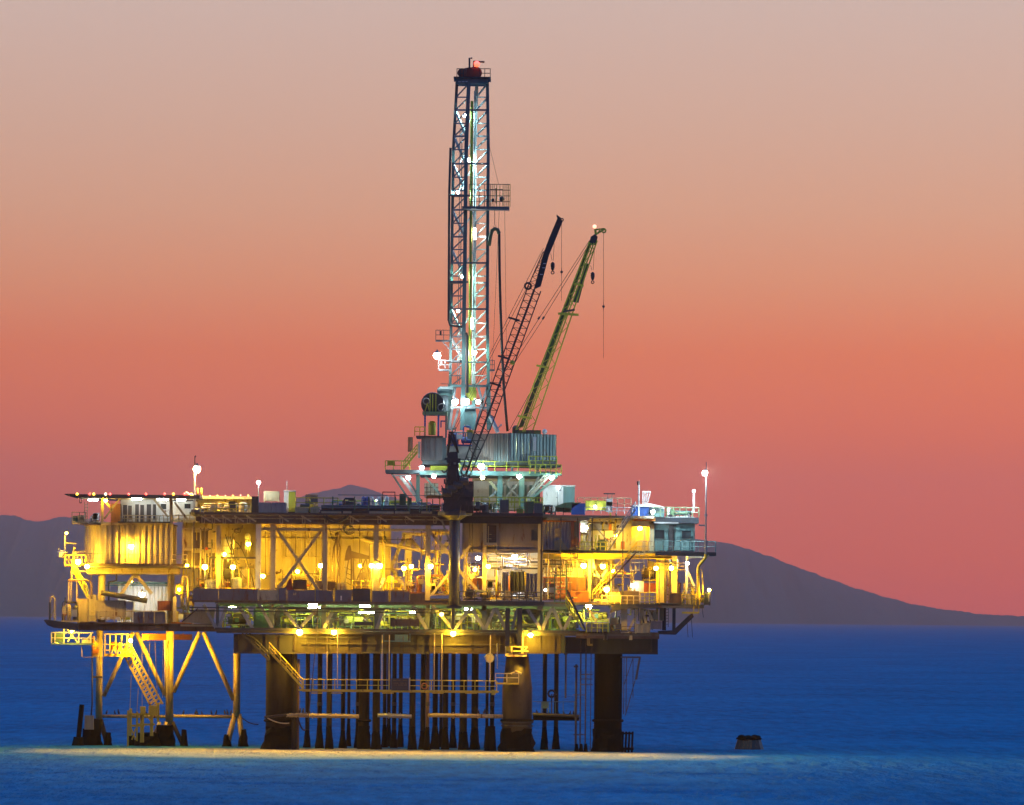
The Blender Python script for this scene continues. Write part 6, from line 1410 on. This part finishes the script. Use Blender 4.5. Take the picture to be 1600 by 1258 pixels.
railing('cream railing before the planked crates', 940, 1000, 944, -.5, 13, 'cream', 10, w=.09)
# ------------------------------------------------------------------ lamps
KW, KC, KG = 2.45, 0.9, 1.0
WL = [(205, 854, 2.2, 330, .30, 'warm wall lamp glaring on the corrugated house', None),
      (122, 878, 3.4, 620, .27, 'warm lamp at the landing beside the corrugated house', None), (136, 885.5, 1.0, 560, .22, 'warm lamp under the corner of the corrugated house', None),
      (104, 833, 5.6, 140, .16, 'small warm lamp on the outer white pole', None), (165, 782, 1.4, 90, .18, 'warm lamp under the helicopter deck edge', None),
      (320, 886, -.45, 300, .27, 'warm lamp on the main deck beside the panelled rack', 905), (364, 886, -.45, 300, .27, 'warm lamp on the main deck between the stainless tanks', 905),
      (411, 900, 1.2, 300, .2, 'warm lamp beside the brightest white column', None), (501, 884, 2.0, 300, .27, 'warm lamp at the column beside the crossed braces', 905),
      (465, 893, 5, 95, .25, 'warm lamp deep behind the crossed braces', None), (580.5, 884, .2, 320, .28, 'warm lamp on the pole just before the middle column', 905), (593, 884, .2, 320, .28, 'warm lamp on the pole just past the middle column', 905),
      (563, 884, 5, 50, .2, 'small warm lamp behind the pumping unit', None), (631, 888, 3, 160, .22, 'smaller warm lamp beside the tall golden column', 900), (642.5, 885, 3, 240, .24, 'warm lamp before the tall golden column', None), (673, 885, -.3, 320, .28, 'warm lamp on the column next to the pedestal', None),
      (388, 850, 6, 150, .25, 'warm lamp glowing behind the bright tank', None), (350, 866, 4.6, 110, .22, 'warm lamp behind the pale glowing tank', None), (292, 884, 2.4, 200, .2, 'warm lamp at the end of the corrugated house deck', None),
      (763, 885, -.6, 280, .26, 'warm lamp beside the slim column', None), (742, 890, 3, 200, .22, 'small warm lamp in the orange pipe tangle', None),
      (912, 884, -.4, 420, .32, 'glaring warm lamp above the red-brown containers', None), (942, 885, -.9, 260, .26, 'warm lamp beside the slanting yellow stair', None), (958, 892, 1.6, 180, .22, 'small warm lamp behind the slanting yellow stair', None), (948, 921, -1.2, 280, .28, 'warm lamp at the foot of the slanting yellow stair', 938),
      (1025, 888, -.2, 240, .2, 'warm lamp on the yellow column at the sea end', None), (1049, 888, -.2, 260, .22, 'warm lamp beside the ladder at the sea end', None), (1000, 826, 3.8, 80, .28, 'glaring warm lamp in the stair house', None), (962, 838, 4.4, 80, .24, 'pale warm lamp behind the white stair', None),
      (1108, 922, -.9, 260, .16, 'small warm lamp at the sea corner box', 940),
      (468, 988, -.6, 420, .28, 'under-deck lamp nearest the slanting stair', None), (522, 988, -.6, 420, .28, 'under-deck lamp second from the slanting stair', None), (708, 990, -.7, 400, .28, 'under-deck lamp below the pedestal foot', None), (829, 992.5, -.6, 420, .3, 'under-deck lamp above the floodlit caisson', None),
      (204, 1001, 7.6, 650, .24, 'assumed hidden warm lamp over the orange-lit landing', None), (280, 921, 2.2, 120, .22, 'warm lamp in the lantern tank', None), (205, 908, 9, 60, .15, 'small warm lamp below the house girder', None),  # landing lamp is assumed, set where its light reaches the gangway
      (90, 998, 5.0, 700, .22, 'assumed unseen warm lamp behind the side panel of the hanging walkway', None), (286, 996, 10.6, 420, .24, 'assumed unseen warm lamp behind the rust-coloured beam under the deck', None),  # both lamps are assumed, added out of sight to light the cream jacket
      (112, 987, 2.6, 700, .12, 'assumed tiny lamp tucked under the lower deck tip to light the hanging walkway', None),  # assumed lamp, added under the lip to brighten the hanging walkway
      (345, 792, 5.4, 130, .16, 'added warm lamp brightening the wall behind the upper deck railing', None), (240, 997, 10.8, 700, .2, 'added unseen warm lamp behind the orange-lit hanging beam', None),  # passage lamp and beam lamp are added to brighten the wall and gangway
      (690, 960, -1.6, 120, .2, 'warm lamp under the bulwark beside the pedestal', None)]
for (u, v, Y, L, r, lab, pole) in WL:
    floodlight(lab, u, v, Y, WARM, L*KW, r, pole)
floodlight('amber lamp on the tall white mast over the helicopter deck', 308, 733, 1.4, (1.0, .62, .16), 2400, .32, 800, arm=-.25, pole_mat='white', pole_w=4)
one('mast_antenna', 'thin antenna rod above the amber mast lamp', 'antenna', MB().path([P(304.5, 730, 1.4), P(304.5, 713, 1.4)], .05, 5).sphere(P(305.5, 713, 1.4), .09, 6, 4), 'dark')
CL = [(800, 692, 17, 700, .25, 'added unseen white floodlight behind the wind wall below the olive crane', None, (.95, 1, .55)), (404, 754, 1.2, 420, .22, 'cold lamp on the white pole behind the totes', 790, COLD), (1101.5, 739, -.9, 4200, .27, 'cold lamp near the top of the tall grey mast', None, COLD),  # wind-wall floodlight is added out of sight to light the crane boom
      (683, 556, 10.0, 420, .36, 'big white floodlight on the side of the mast', None, (.92, .97, 1.0)), (711, 628, 10.5, 85, .38, 'white floodlight at the mast foot nearest the drum', None, COLD), (728, 628, 10.5, 85, .38, 'white floodlight at the mast foot nearest the top drive', None, COLD),
      (752, 729, 5.2, 150, .44, 'great cyan-white floodlight before the drill floor', 742, (.62, .95, 1.0)), (754, 746, 8.6, 90, .22, 'yellow-white lamp under the drill floor below the great floodlight', None, (1, .95, .6)), (811, 744.5, 6.0, 90, .26, 'green-white lamp under the drill floor middle', None, (.75, 1, .75)), (862, 746, 6.0, 110, .3, 'green-white lamp under the drill floor end', None, (.75, 1, .75)),
      (659, 731, 6.5, 80, .24, 'cold lamp under the driller cabin', None, COLD), (678, 744, 6.5, 80, .24, 'pale lamp under the bearing beam by the crane', None, (1, 1, .8)), (638, 746, 8.2, 110, .2, 'cold lamp over the slanted white rig leg', None, COLD),
      (741, 551, 12.0, 260, .30, 'white lamp inside the mast above its foot', None, (.6, 1, .85)), (747, 628, 13.6, 60, .26, 'white lamp within the mast foot', None, (.7, 1, .9)), (716, 300, 13.4, 620, .2, 'white lamp behind the mast ladder level with the caged platform', None, (.5, .95, 1)),
      (730, 250, 13.8, 620, .2, 'white lamp within the mast above the caged platform', None, (.5, .9, 1)), (722, 432, 13.6, 520, .18, 'white lamp on the mast mid-level plate', None, (.5, 1, .85)), (716, 486, 13.8, 460, .16, 'small white lamp in the mast lower bays', None, (.5, 1, .85)), (726, 180, 13.6, 420, .16, 'small white lamp within the upper mast', None, (.45, .9, 1)),
      (804, 870, 3.0, 330, .28, 'blue-white lamp over the tarpaulins', None, (.82, .85, 1)), (747, 872, 4.0, 200, .2, 'white lamp in the pipe tangle by the slim column', None, (1, .95, .85)),
      (222, 929, 9, 150, .3, 'blue-white lamp before the washed corrugated wall', None, (.8, .92, 1)), (920, 947.5, .5, 300, .26, 'oval green-white lamp below the glowing box', None, (.9, 1, .7)), (916, 824, 3.4, 130, .18, 'white lamp on the pale cabin', None, (.95, 1, .8)), (872, 762, 9.5, 240, .2, 'cold lamp lighting the white box cabin', 800, COLD),
      (1054, 876, 3, 160, .2, 'blue-white lamp under the balcony', None, COLD), (1020, 800, -.6, 420, .2, 'cold lamp before the blue tent', None, COLD), (988, 914, 4.6, 90, .16, 'blue-white lamp over the covered bale', None, (.85, .9, 1)), (1074, 880, 1.2, 120, .16, 'blue-white lamp beside the white column', None, COLD),
      (930, 792, 4.4, 120, .16, 'pale lamp beside the yellow box', None, (.9, 1, .9)), (852, 922, .2, 60, .14, 'tiny white lamp beside the tall column foot', None, (1, 1, .95)), (590, 782, 4.6, 110, .16, 'cold lamp among the white cylinders', None, (.5, .9, 1))]
for (u, v, Y, L, r, lab, pole, c) in CL:
    floodlight(lab, u, v, Y, c, L*KC, r, pole)
tube_light('white tube light under the helicopter deck tip', 138, 153, 781, 2, (.9, .95, 1), 60); tube_light('white tube light over the quarters doors', 206, 221, 779.6, 3.5, (.9, 1, .95), 60); tube_light('white tube light over the quarters window', 246, 262, 780.5, 3.5, (.9, 1, .95), 50)
tube_light('white tube light over the small white cabin', 276, 290, 781, 3, (.95, 1, .9), 40)
tl = T('mast_tube_lamp', 'long white strip lamp upright inside the mast', 'lamp', P(742, 374, 13.6)); tl.part('tube', post(742, 357, 374, 13.6, 3.4, 8), gmat((.9, 1, .97), 60)); tl.part('housing', spost(742, 356, 375, 13.9, 3), 'grey')
tl = T('mast_tube_lamp', 'second white strip lamp low in the mast', 'lamp', P(738, 514, 13.4)); tl.part('tube', post(738, 497, 514, 13.4, 2.6, 8), gmat((.9, 1, .97), 60)); tl.part('housing', spost(738, 496, 515, 13.7, 2.4), 'grey')
floodlight('red aviation lamp on the derrick crown', 745, 100, 13.0, (1.0, .09, .025), 4.5, .3, None, name='aviation_lamp', hood=False)

# ------------------------------------------------------------------ small things in the sea and birds
by = T('mooring_buoy', 'brown mooring float with dark crusted top drifting off the platform', 'buoy', (P(1170, 1165, 30).x, 30, 0))
o = P(1170, 1165, 22); x0, yb_ = o.x, 22
by.e.location = (x0, yb_, 0); by.o = Vector((x0, yb_, 0))
by.part('float', MB().lathe((x0, yb_, -.6), [(1.6, 0), (1.62, .65), (1.38, 1.4), (1.3, 1.65)], 9), 'skin_float')
m = MB().lathe((x0, yb_, 1.02), [(1.3, 0), (1.42, .15), (1.25, .30), (.6, .38)], 14); rd = random.Random(4); m.v = [(a+rd.uniform(-.07, .07), b+rd.uniform(-.07, .07), c+rd.uniform(-.08, .12)) for a, b, c in m.v]
by.part('crust', m, 'growth')
for q, (dx, dy, s_) in enumerate(((-.8, -.5, .42), (-.1, -.7, .36), (.6, -.5, .45), (1.0, .1, .3))): by.part('sprawled_lump', MB().sphere((x0+dx, yb_+dy, 1.35), s_, 8, 5, .55), 'growth'); by.part('ring', MB().torus((x0, yb_-1.3, .5), .18, .04, 10, 4), 'dark')
def bird_mesh(mb, x, y, z, s, f):
    """a cormorant at rest: upright body, neck, head with bill, tail"""
    pts = [((0, 0, .02), .05), ((.02*f, 0, .10), .11), ((.04*f, 0, .24), .12), ((.08*f, 0, .38), .08), ((.09*f, 0, .50), .045), ((.12*f, 0, .58), .05), ((.26*f, 0, .57), .012)]
    n = 6; vs = []; fs = []
    for (p, r) in pts:
        for k in range(n): t = 6.283*k/n; vs.append((x+s*(p[0]+r*math.cos(t)), y+s*(p[1]+r*math.sin(t)), z+s*p[2]))
    for i in range(len(pts)-1):
        for k in range(n): fs.append((i*n+k, i*n+(k+1) % n, (i+1)*n+(k+1) % n, (i+1)*n+k))
    fs += [tuple(range(n-1, -1, -1)), tuple((len(pts)-1)*n+k for k in range(n))]
    mb.add(vs, fs); mb.add([(x-s*.05*f, y-.05*s, z+.1*s), (x-s*.05*f, y+.05*s, z+.1*s), (x-s*.22*f, y, z-.08*s)], [(0, 1, 2), (2, 1, 0)])
rd = random.Random(9)
spots = [(u, 1116, YL) for u in (166, 180, 186, 205, 228, 236, 248)] + [(u, 1116.6, YL) for u in (286, 305, 309, 316, 331, 337, 352, 356, 360)] + [(u, 1114.5, 2.2) for u in (468, 473, 484, 553)] + [(u, 1115.5, 2.2) for u in (748, 756, 762, 768)] + [(u, 1117.5, 9) for u in (840, 850, 858, 873, 882, 890, 897)]
for i, (u, v, Y) in enumerate(spots):
    p = P(u, v, Y); mb = MB(); bird_mesh(mb, p.x, p.y, p.z-.03, rd.uniform(.7, 1.05), rd.choice((-1, 1)))
    where = 'on the cream jacket brace' if i < 16 else 'on the pipe by the dark caisson' if i < 20 else 'on the pipe by the floodlit caisson' if i < 24 else 'on the dark boat landing'
    k0 = 0 if i < 16 else 16 if i < 20 else 20 if i < 24 else 24
    one('seabird', 'small black seabird resting ' + where + ', %s from the helideck side' % ORD[i-k0], 'bird', mb, 'feather', 'seabirds ' + where)
